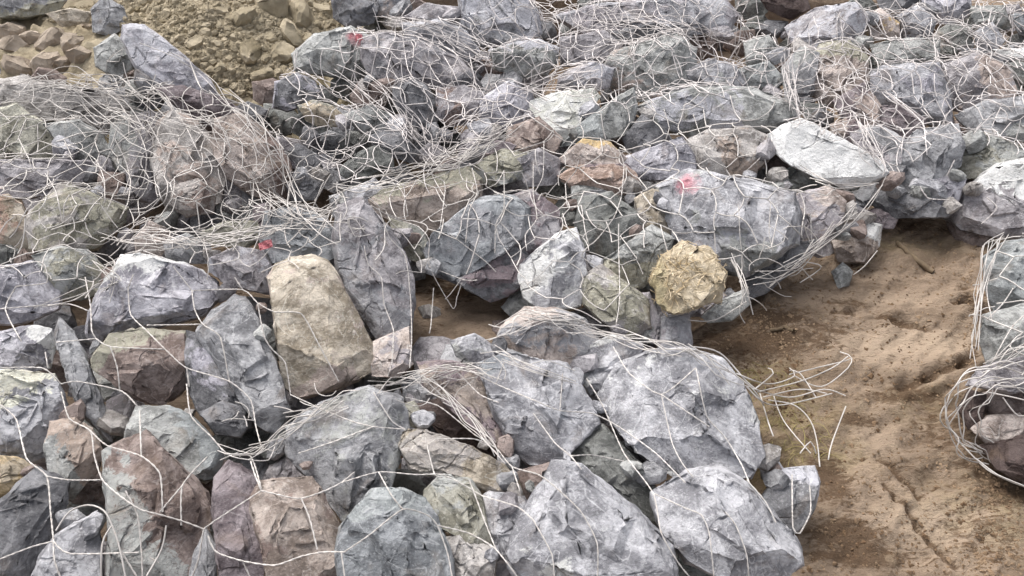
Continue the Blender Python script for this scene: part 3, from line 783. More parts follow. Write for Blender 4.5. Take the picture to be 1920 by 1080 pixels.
# ------------------------------------------------------------------ clods on the soil heap
M_CLOD = soil_mat('soil_clod', (148, 137, 116), (182, 170, 148), (116, 106, 84))
M_CLODP = soil_mat('pinkish_clod', (160, 147, 133), (190, 177, 163), (130, 118, 106))
from mathutils.bvhtree import BVHTree
heap_bvh = BVHTree.FromPolygons([v.co for v in heap.data.vertices], [p.vertices[:] for p in heap.data.polygons])
protos = []
for k in range(9):
    rg = random.Random(900 + k)
    n = rg.randint(6, 9)
    q = [(rg.uniform(.45, .75) * math.cos(6.283 * j / n), rg.uniform(.4, .65) * math.sin(6.283 * j / n)) for j in range(n)]
    protos.append(rock_mesh(q, (0, 0, 1), 900 + k, .5, 1 / 9, 2.2, 6, 0))
rg = random.Random(77)
clods = []
CLOD_AREA = parse('-10,35 100,40 175,50 235,60 270,40 330,85 430,185 520,170 560,110 640,50 620,-10 230,-10 170,10 -10,40')
PINK_AREA = parse('-10,35 180,45 240,130 180,145 -10,140')
def drop_clod(x, y, spx):
    r = ray(x, y)
    h = heap_bvh.ray_cast(CAM, r)
    P = h[0] if h[0] else on_z(x, y, .02)
    s = spx * (P - CAM).dot(FWD) / FPX
    me = rg.choice(protos).copy()
    pink = inside(PINK_AREA, x, y)
    o = link('soil_clod', me, M_CLODP if pink else M_CLOD)
    o.location = P + Vector((0, 0, s * -.02))
    o.rotation_euler = (rg.uniform(-.5, .5), rg.uniform(-.5, .5), rg.uniform(0, 6.28))
    me.transform(Matrix.Diagonal((s * rg.uniform(.8, 1.25), s * rg.uniform(.8, 1.2), s * rg.uniform(.7, 1.1), 1)))
    if pink:
        tag(o, 'pinkish tan clod in the rubble at the upper left', 'clod', 'pinkish clods at upper left')
    else:
        tag(o, 'crumbly tan clod on the loose soil heap', 'clod', 'tan clods on the soil heap')
    clods.append((x, y, spx))
for x, y, s in [(20, 58, 55), (25, 92, 48), (95, 78, 58), (138, 78, 46), (85, 120, 52), (150, 103, 40), (55, 72, 38), (40, 125, 44), (120, 122, 36), (545, 65, 46), (505, 70, 40), (560, 32, 60),
                (510, 12, 62), (470, 95, 40), (530, 100, 42), (490, 140, 44), (600, 20, 40), (365, 80, 32), (455, 30, 40), (575, 75, 30)]:
    drop_clod(x, y, s)
tries = 0
while len(clods) < 210 and tries < 8000:
    tries += 1
    x, y = rg.uniform(0, 640), rg.uniform(0, 190)
    if not inside(CLOD_AREA, x, y): continue
    s = rg.choice([10, 12, 13, 15, 18, 22])
    if any((x - a) ** 2 + (y - c) ** 2 < (.42 * (s + d)) ** 2 for a, c, d in clods): continue
    drop_clod(x, y, s)

# fine crumbs of soil nobody could count
def scatter(name, pts, sizes, mat, label, seed):
    rg = random.Random(seed)
    V, F = [], []
    for P, s in zip(pts, sizes):
        base = len(V)
        for d in ((1, 0, 0), (-1, 0, 0), (0, 1, 0), (0, -1, 0), (0, 0, 1), (0, 0, -.6)):
            k = s * rg.uniform(.5, 1.1)
            V.append((P[0] + d[0] * k + rg.uniform(-.3, .3) * s, P[1] + d[1] * k + rg.uniform(-.3, .3) * s, P[2] + d[2] * k * .8))
        for f in ((0, 2, 4), (2, 1, 4), (1, 3, 4), (3, 0, 4), (2, 0, 5), (1, 2, 5), (3, 1, 5), (0, 3, 5)):
            F.append(tuple(base + q for q in f))
    me = bpy.data.meshes.new(name)
    me.from_pydata(V, [], F)
    o = link(name, me, mat)
    tag(o, label, None, None, 'stuff')
    return o
rg = random.Random(12)
pts, sz = [], []
while len(pts) < 9000:
    x, y = rg.uniform(-20, 660), rg.uniform(-20, 200)
    h = heap_bvh.ray_cast(CAM, ray(x, y))
    if h[0] is None or not inside(CLOD_AREA, x, y): continue
    pts.append(h[0]); sz.append(rg.uniform(.003, .012))
scatter('soil_crumbs', pts, sz, M_CLOD, 'fine soil crumbs on the heap', 3)
gbvh = BVHTree.FromPolygons([v.co for v in ground.data.vertices], [p.vertices[:] for p in ground.data.polygons])
SAND = parse('1500,1080 1540,880 1430,760 1300,660 1400,590 1560,470 1680,405 1850,440 1830,700 1780,740 1850,880 1920,920 1920,1080')
pts, sz = [], []
while len(pts) < 3200:
    x, y = rg.uniform(1280, 1960), rg.uniform(400, 1100)
    if not (inside(SAND, x, y) or y > 1080): continue
    w_ = max(.22, math.exp(-((x - 1430) / 90) ** 2), math.exp(-((x - 1860) / 60) ** 2)) 
    if rg.random() > w_: continue
    h = gbvh.ray_cast(CAM, ray(x, y))
    pts.append(h[0]); sz.append(rg.uniform(.0015, .006) if rg.random() < .93 else rg.uniform(.006, .011))
M_GRIT = soil_mat('grit', (112, 90, 70), (160, 138, 114), (80, 60, 46))
scatter('ground_grit', pts, sz, M_GRIT, 'loose dark grit and crumbs scattered on the sand', 4)

# ------------------------------------------------------------------ height of the rock surface and the net stretched over it
GX0, GY0, GS, GNX, GNY = -2.9, .1, .01, 580, 560
top = np.full((GNX, GNY), 0.0)
for o in ROCK_OBJS:
    me = o.data
    co = np.empty(len(me.vertices) * 3, np.float32)
    me.vertices.foreach_get('co', co)
    M = np.array(o.matrix_world)
    co = co.reshape(-1, 3) @ M[:3, :3].T + M[:3, 3]
    ix = ((co[:, 0] - GX0) / GS).astype(int); iy = ((co[:, 1] - GY0) / GS).astype(int)
    ok = (ix >= 0) & (ix < GNX) & (iy >= 0) & (iy < GNY)
    np.maximum.at(top, (ix[ok], iy[ok]), co[ok, 2])
def shift(a, i, j):
    return np.roll(np.roll(a, i, 0), j, 1)
t2 = top.copy()
for i in (-1, 0, 1):
    for j in (-1, 0, 1):
        t2 = np.maximum(t2, shift(top, i, j) - .002 * (abs(i) + abs(j)))
top = t2
memb = top.copy()
for _ in range(70):
    av = (shift(memb, 1, 0) + shift(memb, -1, 0) + shift(memb, 0, 1) + shift(memb, 0, -1)) / 4
    memb = np.maximum(top, av)

def H(x, y, f=memb):
    u = (np.asarray(x) - GX0) / GS; v = (np.asarray(y) - GY0) / GS
    u = np.clip(u, 0, GNX - 1.01); v = np.clip(v, 0, GNY - 1.01)
    i = u.astype(int); j = v.astype(int); a = u - i; c = v - j
    return f[i, j] * (1 - a) * (1 - c) + f[i + 1, j] * a * (1 - c) + f[i, j + 1] * (1 - a) * c + f[i + 1, j + 1] * a * c

CAMN = np.array(CAM)
def drape_px(pl, off=.006, step=9.0, soft=.6):
    """photograph polyline -> wire lying on the stretched surface"""
    P = np.array(pl, float)
    out = []
    n = len(P)
    for i in range(n - 1):
        p0, p1, p2, p3 = P[max(i - 1, 0)], P[i], P[i + 1], P[min(i + 2, n - 1)]
        k = max(2, int(np.hypot(*(p2 - p1)) / step))
        for j in range(k):
            t = j / k
            cr = .5 * ((2 * p1) + (-p0 + p2) * t + (2 * p0 - 5 * p1 + 4 * p2 - p3) * t * t + (-p0 + 3 * p1 - 3 * p2 + p3) * t ** 3)
            ln = p1 * (1 - t) + p2 * t
            out.append(soft * cr + (1 - soft) * ln)
    out.append(P[-1])
    out = np.array(out)
    D = np.array([ray(x, y)[:] for x, y in out])
    D /= np.linalg.norm(D, axis=1)[:, None]
    ts = np.empty(len(D))
    for i, d in enumerate(D):
        t = (CAMN[2] - .62) / -d[2]
        tt = t + np.arange(0, 1.6, .006)
        p = CAMN + d * tt[:, None]
        hit = np.nonzero(p[:, 2] < H(p[:, 0], p[:, 1]) + off)[0]
        ts[i] = tt[hit[0]] if len(hit) else (CAMN[2] - .01) / -d[2]
    pad = np.pad(ts, 3, mode='edge')
    mn = np.min([pad[k:k + len(ts)] for k in range(2, 5)], 0)
    pad = np.pad(mn, 3, mode='edge')
    sm = np.mean([pad[k:k + len(ts)] for k in range(7)], 0)
    ts = np.minimum(sm, mn + .003)
    return CAMN + D * ts[:, None]

rg = random.Random(23)
chips = 0
for x, y in CHIP_SPOTS:
    P = Vector(drape_px([(x - 3, y), (x + 3, y)], .0)[0])
    P.z = float(H(np.array([P.x]), np.array([P.y]), top)[0])
    if float(H(np.array([P.x]), np.array([P.y]))[0]) - P.z < (.016 if y < 430 else .03) or chips > 230: continue      # only down in the joints
    chips += 1
    s_ = rg.uniform(20, 46) * (P - CAM).dot(FWD) / FPX
    me = rg.choice(chip_protos).copy()
    k = rg.choice(['dg', 'g', 'mg', 'gg', 'lg', 'br', 'wm'])
    kk = (k, None, 0.0, 1.0)
    if kk not in MATS: MATS[kk] = rock_mat('stone_' + k, k)
    o = link('stone_chip', me, MATS[kk])
    me.transform(Matrix.Scale(s_, 4))
    o.location = P + Vector((0, 0, s_ * .05))
    o.rotation_euler = (rg.uniform(-.7, .7), rg.uniform(-.7, .7), rg.uniform(0, 6.28))
    tag(o, 'small angular stone chip lodged in a joint of the rock pile', 'stone chip', 'stone chips lodged between the rocks')

class Tubes:
    def __init__(s):
        s.V, s.F, s.n = [], [], 0
    def add(s, P, r, sides=5):
        P = np.asarray(P, float)
        if len(P) < 2: return
        T = np.gradient(P, axis=0)
        T /= np.linalg.norm(T, axis=1)[:, None] + 1e-9
        ref = np.array([0.31, 0.17, .93])
        U = np.cross(T, ref); U /= np.linalg.norm(U, axis=1)[:, None] + 1e-9
        W = np.cross(T, U)
        a = np.arange(sides) * 2 * math.pi / sides
        ring = P[:, None, :] + r * (np.cos(a)[None, :, None] * U[:, None, :] + np.sin(a)[None, :, None] * W[:, None, :])
        m = len(P)
        s.V.append(ring.reshape(-1, 3))
        k = np.arange(m - 1)[:, None] * sides; q = np.arange(sides)[None, :]; q2 = (q + 1) % sides
        f = np.stack([k + q, k + q2, k + sides + q2, k + sides + q], -1).reshape(-1, 4) + s.n
        s.F.append(f)
        s.n += m * sides
    def build(s, name, mat, parent):
        if not s.V: return None
        me = bpy.data.meshes.new(name)
        me.from_pydata(np.concatenate(s.V).tolist(), [], np.concatenate(s.F).tolist())
        me.polygons.foreach_set('use_smooth', [True] * len(me.polygons))
        return link(name, me, mat, parent)

def wire_mat(name, c, rust):
    b = NB(name)
    tc = b.n('ShaderNodeTexCoord').outputs['Object']
    n1 = b.noise(tc, 9, 5, .6)
    n2 = b.noise(tc, 90, 4, .6)
    col = b.mix(b.ramp(n1, .35, .65), scale_c(lin(c), .8), scale_c(lin(c), 1.12))
    col = b.mix(b.math('MULTIPLY', b.ramp(n2, .56, .72), rust), col, lin((150, 128, 112)))
    b.set(b.b.inputs['Base Color'], col)
    b.b.inputs['Metallic'].default_value = .25
    b.b.inputs['Roughness'].default_value = .5
    return b.m
M_WIRE = wire_mat('galvanised_wire', (196, 191, 187), .4)
M_WIREB = wire_mat('hazy_far_wire', (208, 202, 200), .35)  # far wire lightened, a whitish haze put into its colour

def twisted(tb, P, r):
    """two wires wound round each other"""
    P = np.asarray(P, float)
    L = np.r_[0, np.cumsum(np.linalg.norm(P[1:] - P[:-1], axis=1))]
    n = max(4, int(L[-1] / .0055))
    t = np.linspace(0, L[-1], n)
    Q = np.stack([np.interp(t, L, P[:, k]) for k in range(3)], 1)
    T = np.gradient(Q, axis=0)
    T /= np.linalg.norm(T, axis=1)[:, None] + 1e-9
    U = np.cross(T, np.array([.31, .17, .93])); U /= np.linalg.norm(U, axis=1)[:, None] + 1e-9
    W = np.cross(T, U)
    ph = t / .034 * 2 * math.pi
    o = r * .42
    for sgn in (1, -1):
        tb.add(Q + sgn * o * (np.cos(ph)[:, None] * U + np.sin(ph)[:, None] * W), r * .68, 4)

class Net:
    def __init__(s, label, mat=None):
        s.mat = mat or M_WIRE
        s.net = Tubes()
        e = bpy.data.objects.new('wire_net', None)
        COL.objects.link(e)
        e.empty_display_size = .05
        tag(e, label, 'wire net', 'nets over the rocks')
        s.root = e
    def finish(s):
        tag(s.net.build('netting', s.mat, s.root), kind='stuff')
        return s.root
    def strand(s, name, P, r, sides=5):
        tb = Tubes()
        tb.add(P, r, sides)
        return tb.build(name, s.mat, s.root)
    def trace(s, txt, r=.0021, off=.006, where='net'):
        for line in txt.strip().splitlines():
            for pl in line.split(';'):
                if pl.strip():
                    P = drape_px(parse(pl), off, 9.0, .6 if where == 'net' else 1.0)
                    if where == 'net': twisted(s.net, P, r * .78)
                    else: s.strand('loose_wire', P, r * .78)
    def bundle(s, txt, n, spread, r=.0017, seed=0, where='edge', wob=1.0, keep=.7, off=.010):
        """n strands wandering along a seam"""
        rg = random.Random(seed)
        pl = np.array(parse(txt), float)
        L = np.r_[0, np.cumsum(np.hypot(*(pl[1:] - pl[:-1]).T))]
        for k in range(n):
            a = rg.uniform(0, 1 - keep) * L[-1]
            e = L[-1] - rg.uniform(0, 1 - keep) * L[-1]
            m = max(3, int((e - a) / rg.uniform(28, 60)))
            tt = np.linspace(a, e, m)
            pts = np.stack([np.interp(tt, L, pl[:, 0]), np.interp(tt, L, pl[:, 1])], 1)
            ph = rg.uniform(-1, 1)
            for q in range(m):
                ph = .3 * ph + .7 * rg.uniform(-1.45, 1.45)
                d = pl[min(len(pl) - 1, np.searchsorted(L, tt[q]))] - pl[max(0, np.searchsorted(L, tt[q]) - 1)]
                d = d / (np.hypot(*d) + 1e-6)
                pts[q] += np.array([-d[1], d[0]]) * spread * ph + d * rg.uniform(-8, 8) * wob
            s.strand('edge_wire', drape_px(pts, off + rg.uniform(0, .025)), r * rg.uniform(.55, .85), 4)
    def curls(s, area, n, seed, r=.0016, ln=(60, 160), where='loose', off=.008, curl=.5):
        """short bent wire ends tangled over an area"""
        rg = random.Random(seed)
        A = parse(area)
        x0, x1 = min(p[0] for p in A), max(p[0] for p in A)
        y0, y1 = min(p[1] for p in A), max(p[1] for p in A)
        k = 0
        tb = Tubes()
        while k < n:
            x, y = rg.uniform(x0, x1), rg.uniform(y0, y1)
            if not inside(A, x, y): continue
            k += 1
            a = rg.uniform(0, 6.28); da = rg.uniform(-curl, curl)
            pts = [(x, y)]
            st = 13
            for q in range(int(rg.uniform(*ln) / st)):
                a += da + rg.uniform(-.35, .35)
                x += math.cos(a) * st; y += math.sin(a) * st * .8
                pts.append((x, y))
            tb.add(drape_px(pts, off + rg.uniform(0, .03)), r * rg.uniform(.6, .9), 4)
        tag(tb.build('wire_tangle', s.mat, s.root), kind='stuff')
    def hexes(s, area, cell, ang, seed, stretch=1.0, warp=.03, r=.0018, off=.007, jit=.12, drop=.05, skip=()):
        """hexagonal double-twist netting laid over an area of the heap"""
        rg = random.Random(seed)
        tb = Tubes()
        A = parse(area)
        C = np.array([on_z(x, y, .22)[:] for x, y in A])
        mid = C.mean(0)
        R = np.linalg.norm(C - mid, axis=1).max() + .2
        ca, sa = math.cos(ang), math.sin(ang)
        w_, h_ = cell, cell * stretch
        nodes = {}
        def node(i, j):
            if (i, j) in nodes: return nodes[(i, j)]
            u = i * w_ * .5
            par = (i + j) % 2
            v = j * h_ * .75 + (h_ * .125 if par else -h_ * .125)
            u += rg.gauss(0, jit * cell); v += rg.gauss(0, jit * cell)
            x, y = mid[0] + u * ca - v * sa, mid[1] + u * sa + v * ca
            nz = mnoise.noise_vector((x * 3.1 + seed, y * 3.1, 2.7)) * warp + mnoise.noise_vector((x * 9 + seed, y * 9, 7.7)) * warp * .5
            nodes[(i, j)] = np.array([x + nz.x, y + nz.y])
            return nodes[(i, j)]
        ni, nj = int(R / w_ * 2) + 2, int(R / h_ / .75) + 2
        for j in range(-nj, nj):
            for i in range(-ni, ni):
                eds = [((i, j), (i + 1, j), 0)]
                if (i + j) % 2: eds.append(((i, j), (i, j + 1), 1))
                for a, c, tw in eds:
                    if rg.random() < drop: continue
                    p, q = node(*a), node(*c)
                    k = max(3, int(np.hypot(*(q - p)) / .018))
                    t = np.linspace(0, 1, k + 1)[:, None]
                    bow = rg.gauss(0, .09) * np.sin(t * math.pi) * np.array([[-(q - p)[1], (q - p)[0]]])
                    xy = p * (1 - t) + q * t + bow
                    z = H(xy[:, 0], xy[:, 1])
                    zp = np.pad(z, 1, mode='edge')
                    z = np.maximum(z - .004, (zp[:-2] + zp[1:-1] + zp[2:]) / 3) + off
                    P = np.c_[xy, z]
                    px = to_px(P[[0, -1]])
                    m = px.mean(0)
                    if not inside(A, m[0], m[1]): continue
                    if any(inside(sk, m[0], m[1]) for sk in skip): continue
                    s.net.add(P, r * (1.25 if tw else 1.0), 4)

SKIPW = [parse('1449,255 1507,226 1547,243 1602,283 1659,321 1585,349 1520,320 1459,287'), parse('1781,386 1869,312 1975,308 1985,445 1808,429')]

# front left net
A = Net('loosely laid wire net with wide cells over the rocks at the front left')
A.trace('''
115,735 130,785 170,808 177,855 192,900 225,930 262,955 300,965 345,978 382,992
-10,752 30,785 50,860 88,893 95,960 100,1010 102,1050 118,1095
88,893 130,900 190,900;170,808 200,835 265,855 300,888 305,960
262,770 265,855;115,720 145,715 228,733 258,762
-10,1052 60,1025 100,1015;100,1015 130,1038 260,1036
235,920 258,965 265,1030 268,1095;225,1030 265,1095
340,985 342,910 388,857;342,910 300,960
382,992 405,975 490,920;490,920 560,935 610,920 640,905 665,885
382,992 372,1050 355,1095;390,1005 405,1035 455,1052 515,1060 565,1043 605,1035 645,1035
455,1052 475,1095;565,935 580,970 595,1030
350,720 358,780 397,820 425,850 470,855 490,915;470,865 478,890 490,920
240,540 245,590 275,620 315,660 350,690 430,715 470,750 480,800 492,845
207,650 220,690 225,735;180,635 207,650 310,655;350,690 355,725
275,610 380,608;360,545 365,580 380,608 413,632 430,715
360,545 455,543 483,568 515,585 565,588 600,650 635,715
483,568 495,630 510,655 535,680 545,740;160,520 170,575 172,620 180,635
-10,690 80,690 115,720;85,660 90,690;-10,580 50,575 130,570 170,585;105,642 180,635
-10,505 70,490 85,500 88,530 30,537;30,537 10,580 40,640;250,515 240,540;325,500 360,545;440,520 455,543
''', .0023)
A.trace('''
105,995 130,960 165,947 195,958 212,990 225,1030 238,1095
210,985 192,1020 190,1095;312,985 303,1030 275,1080;280,1045 298,1055
''', .0023, .02, 'loose')
A.bundle('395,825 430,855 500,845 560,795 620,760 690,735', 9, 16, seed=1, r=.002)
A.bundle('150,470 200,500 230,530 175,575', 6, 16, seed=2)
A.bundle('60,575 130,560 190,530', 4, 12, seed=3)
A.curls('400,780 520,760 640,730 640,790 520,850 420,880', 9, 4, ln=(30, 90), r=.0018)
A.finish()

# front right net
B = Net('tight wire net wrapped round the pale boulders at the front right')
B.trace('''
700,735 735,790 760,805;797,820 815,890 830,895;640,905 710,885 780,890 830,890 880,915 905,930 970,950 1000,975
645,1035 690,1005 755,955 800,965 820,985 840,1040 850,1095;710,885 735,930 755,955;820,985 880,1000 930,1030 980,1095
880,900 910,980 930,1030;640,1035 648,1095
760,745 820,760 860,790 890,815 930,840 960,875 1010,890 1040,912 1090,960 1120,1020 1120,1095
820,823 890,823 930,840;960,875 975,920
870,690 930,720 1000,750 1050,770 1110,775 1160,800 1230,850 1285,905
1000,775 1040,830 1070,855 1090,880;1070,855 1110,853 1170,865
1100,710 1130,760 1170,850 1225,925 1240,1000 1275,1060 1305,1095
1305,690 1325,780 1360,820 1390,870 1405,905;1225,925 1290,955 1315,965 1330,1000 1340,1095
1360,960 1380,985 1400,1040 1405,1095;1240,740 1260,830 1280,870 1300,895;1400,900 1435,940 1455,980
1485,890 1487,990 1500,1000 1520,960 1518,910;1000,975 1035,1040 1040,1095
860,700 900,740 935,755;930,720 945,680;1050,770 1055,700;545,740 610,770 660,790 700,800 760,805
560,850 620,830 700,800;1150,650 1180,700 1240,740 1305,690;1240,740 1330,800
''', .0021)
B.bundle('690,730 760,715 830,700 900,690 940,700', 12, 16, seed=11, r=.0018)
B.bundle('770,700 820,740 880,790 930,850 955,890', 7, 14, seed=12)
B.bundle('860,640 940,615 1000,592 1060,605 1130,625 1200,645 1270,660 1330,680 1400,730', 10, 15, seed=13, keep=.5, r=.0018)
B.bundle('900,650 1000,680 1080,700', 5, 18, seed=15)
B.trace('''
1410,728 1480,745 1545,730 1585,742;1480,702 1530,690 1597,672 1575,660
1490,705 1540,725 1590,690 1597,672;1425,738 1440,790 1450,818
1440,750 1490,760 1520,790 1532,830 1537,875;1400,725 1450,760 1560,738
1300,650 1350,662 1400,715 1425,735;1290,645 1360,690 1410,728 1432,760;1500,850 1520,828 1530,850
1586,762 1560,830 1553,862;1420,735 1500,715 1560,690 1590,668;1430,745 1500,730 1550,738;1450,740 1470,790 1520,850;1380,700 1440,720 1490,705 1480,690;1530,745 1500,700 1480,695
1415,730 1450,700 1440,690
''', .0022, .03, 'loose')
B.curls('780,690 960,650 960,720 860,780 790,740', 9, 16, ln=(40, 90), r=.0016)
B.finish()

# middle net
Cn = Net('wire net with elongated cells over the middle rocks beside the straw clump')
Cn.trace('''
683,460 690,495 715,520 720,570 738,620 735,680 727,705
710,390 730,445 760,480 770,560 772,640 768,690
695,385 740,410 785,425 805,450 805,500 850,580 856,560 866,530;805,500 870,525 895,525
757,345 760,375 765,405;765,405 740,410;832,340 835,355 825,430;808,325 832,340;885,315 895,360 880,395 873,455
895,360 930,345 945,320;945,320 945,390 930,420 928,475;1000,300 1000,365 1007,410 985,440 988,470;1007,410 1045,395 1062,378
1055,400 1065,430 1085,450;1090,385 1105,460 1150,410 1165,370;1105,460 1090,480 1125,505
1160,420 1160,460 1162,560 1155,610;813,540 808,610 805,625;845,440 910,490 930,510
1020,265 1018,330 1000,365;960,285 1020,265 1040,240;1060,345 1080,320 1085,300;1060,345 1065,390 1090,385
1165,370 1170,310 1160,280;1245,205 1255,240 1248,262;1300,215 1310,245 1320,270;1400,320 1430,290 1440,250
1385,385 1388,450 1395,500;1445,380 1442,440 1450,470;1520,400 1522,450 1530,470
''', .0021)
Cn.bundle('600,365 680,348 760,330 820,310 880,282 940,245 1000,205', 13, 18, seed=21, r=.002)
Cn.bundle('800,330 860,305 910,275 960,240 990,215', 8, 18, seed=26, r=.002)
Cn.bundle('1395,575 1402,515 1450,530 1500,490 1550,440 1600,400 1650,350 1660,305', 10, 13, seed=22, r=.0022, keep=.5)
Cn.bundle('1370,470 1385,520 1400,580', 6, 9, seed=23, r=.002)
Cn.bundle('1490,310 1530,335 1600,360 1650,345', 4, 6, seed=28, r=.0022)
Cn.bundle('640,400 660,420 690,440', 6, 20, seed=24)
Cn.bundle('985,590 1050,590 1110,612', 6, 14, seed=25)
Cn.trace('1400,565 1340,600 1290,600;1395,520 1412,590;1645,470 1620,500 1600,515;1500,490 1540,500 1500,530', .0022, .015, 'loose')
Cn.hexes('1000,240 1180,190 1440,200 1490,330 1560,360 1560,430 1400,520 1260,450 1190,470 1080,430', .105, .3, 31, 1.25, skip=SKIPW)
Cn.hexes('700,350 960,270 1060,330 1060,440 900,520 760,430', .12, -.35, 36, 1.5, drop=.4)
Cn.hexes('980,300 1100,380 1260,440 1240,500 1100,600 960,520 820,560 700,480 700,360 960,270', .105, .2, 37, 1.3, r=.0014, drop=.1, off=.012)
Cn.curls('1370,470 1480,420 1540,450 1480,520 1400,560', 14, 27, ln=(40, 110), r=.002)
Cn.finish()

# upper left net
D = Net('net of long stretched strands over the rocks at the upper left')
D.hexes('-20,165 240,130 420,190 560,270 640,380 600,440 470,470 200,450 -20,440', .10, -.55, 41, 1.7, warp=.05)
D.hexes('-20,165 240,130 420,190 560,270 640,380 600,440 470,470 200,450 -20,440', .085, -.2, 140, 1.5, warp=.06, r=.0016, off=.016)
D.hexes('0,430 200,440 480,450 640,410 640,500 420,500 240,480 160,560 0,540', .10, .1, 141, 1.3, warp=.05, r=.0014)
D.bundle('240,55 300,90 345,110 400,170 450,195 500,260 530,320 545,380 600,420 640,470', 8, 16, seed=42, keep=.5, r=.0024)
D.bundle('20,160 120,180 220,215 330,265', 11, 30, seed=43, r=.002)
D.bundle('60,150 180,150 280,180 400,235 480,300', 10, 26, seed=49, r=.002)
D.bundle('180,450 260,445 340,452 430,448 520,430 600,420', 12, 14, seed=44, r=.0018)
D.bundle('470,360 520,385 580,410 650,400', 9, 20, seed=45)
D.bundle('235,60 225,110 195,110 200,140', 3, 10, seed=46)
D.trace('''
240,215 262,250 275,290 270,340 255,370;215,260 235,300 245,340 240,380 225,410
275,225 300,270 315,310 305,345;330,210 350,240 378,300;35,260 55,300 60,325;120,270 150,280 180,300 195,335 197,380;85,325 105,360 118,420 120,385 130,365;155,360 190,345
130,150 210,180 235,210 232,230
''', .0024, .012)
D.curls('200,200 480,260 540,400 300,440 220,350', 26, 47, ln=(60, 170), r=.0018, curl=.25)
D.curls('380,180 640,250 640,440 480,440', 19, 48, ln=(40, 130), r=.0018)
D.finish()

# upper middle net
E = Net('crumpled net over the violet grey rocks at the upper middle', M_WIREB)
E.hexes('520,160 560,100 680,50 900,30 1060,110 1000,220 820,310 660,340 560,270', .10, .9, 51, 1.7, warp=.05)
E.hexes('520,160 560,100 680,50 900,30 1060,110 1000,220 820,310 660,340 560,270', .085, .4, 58, 1.5, warp=.06, r=.0016, off=.015)
E.trace('''
565,140 590,165 620,165 650,160 680,190 700,205 740,250
755,70 765,130 785,160 800,180;795,100 815,140 835,165;820,85 850,135 860,160;880,100 890,150 895,165;735,100 725,140 735,165
''', .0024, .012)
E.bundle('610,120 680,150 720,190 780,240 830,290', 9, 20, seed=52)
E.bundle('690,45 760,40 830,55 890,90 960,110', 8, 18, seed=53)
E.bundle('740,40 755,20 775,5', 3, 5, seed=54)
E.bundle('800,290 850,250 900,210 950,180', 8, 22, seed=56)
E.curls('560,150 760,150 860,280 640,330', 26, 55, ln=(50, 130), r=.0018)
E.curls('740,40 960,60 1000,200 850,200', 16, 57, ln=(50, 130), r=.0017)
E.finish()

# top middle net
T = Net('flattened net over the flaky slabs along the top edge', M_WIREB)
T.hexes('900,-20 1420,-20 1450,170 1200,210 1000,180 960,60', .10, .1, 61, 1.4, warp=.05, r=.002)
T.hexes('900,-20 1420,-20 1450,170 1200,210 1000,180 960,60', .09, .6, 66, 1.4, warp=.06, r=.0016, off=.016)
T.trace('''
1000,0 1040,30 1050,60 1045,90;1005,30 1010,65;1145,60 1148,80 1180,82 1230,72 1270,60;1060,30 1045,70
''', .0024, .012)
T.bundle('1060,60 1140,40 1250,50 1350,60 1400,90', 8, 18, seed=62)
T.bundle('960,170 1040,150 1130,110 1160,95', 8, 18, seed=63)
T.curls('1000,0 1400,20 1420,160 1100,180', 32, 64, ln=(40, 130), r=.0018)
T.finish()

# upper right net
U = Net('dense tangled net with curled strands at the upper right', M_WIREB)
U.hexes('1440,70 1620,10 1940,-10 1940,300 1800,240 1680,330 1600,290 1480,230', .115, .5, 71, 1.2, warp=.05, skip=SKIPW)
U.hexes('1440,70 1620,10 1940,-10 1940,300 1800,240 1680,330 1600,290 1480,230', .10, -.2, 78, 1.3, warp=.06, r=.0016, off=.016, skip=SKIPW)
U.trace('''
1470,100 1478,150 1495,200 1500,230 1490,240;1500,110 1490,170 1500,215;1600,215 1640,270 1660,310 1655,330
1680,185 1715,215 1732,235 1738,290;1732,225 1695,255 1690,290;1790,300 1775,330;1640,72 1700,75 1750,70 1765,45 1815,50 1820,65
1750,70 1755,110 1740,130;1815,60 1850,80 1850,95;1860,15 1855,40 1870,70;1830,45 1815,60;1905,10 1898,40 1915,60
1620,275 1650,310 1655,300;1560,160 1540,185 1500,195;1780,375 1740,372 1725,350;1850,370 1870,390 1840,420
''', .0026, .012)
U.bundle('1660,170 1690,195 1730,228', 5, 5, seed=72, r=.0022)
U.bundle('1475,90 1470,140 1490,190 1500,220', 7, 12, seed=73, r=.0018)
U.bundle('1600,200 1630,250 1660,310', 8, 14, seed=74, r=.0018)
U.curls('1470,90 1640,90 1680,280 1560,270 1490,220', 45, 75, ln=(40, 110), r=.0018, curl=.7)
U.curls('1760,100 1920,120 1900,250 1790,220', 16, 76, ln=(40, 110), r=.0018, curl=.7)
U.curls('1480,10 1900,0 1900,110 1500,110', 22, 77, ln=(40, 110), r=.0017)
U.finish()

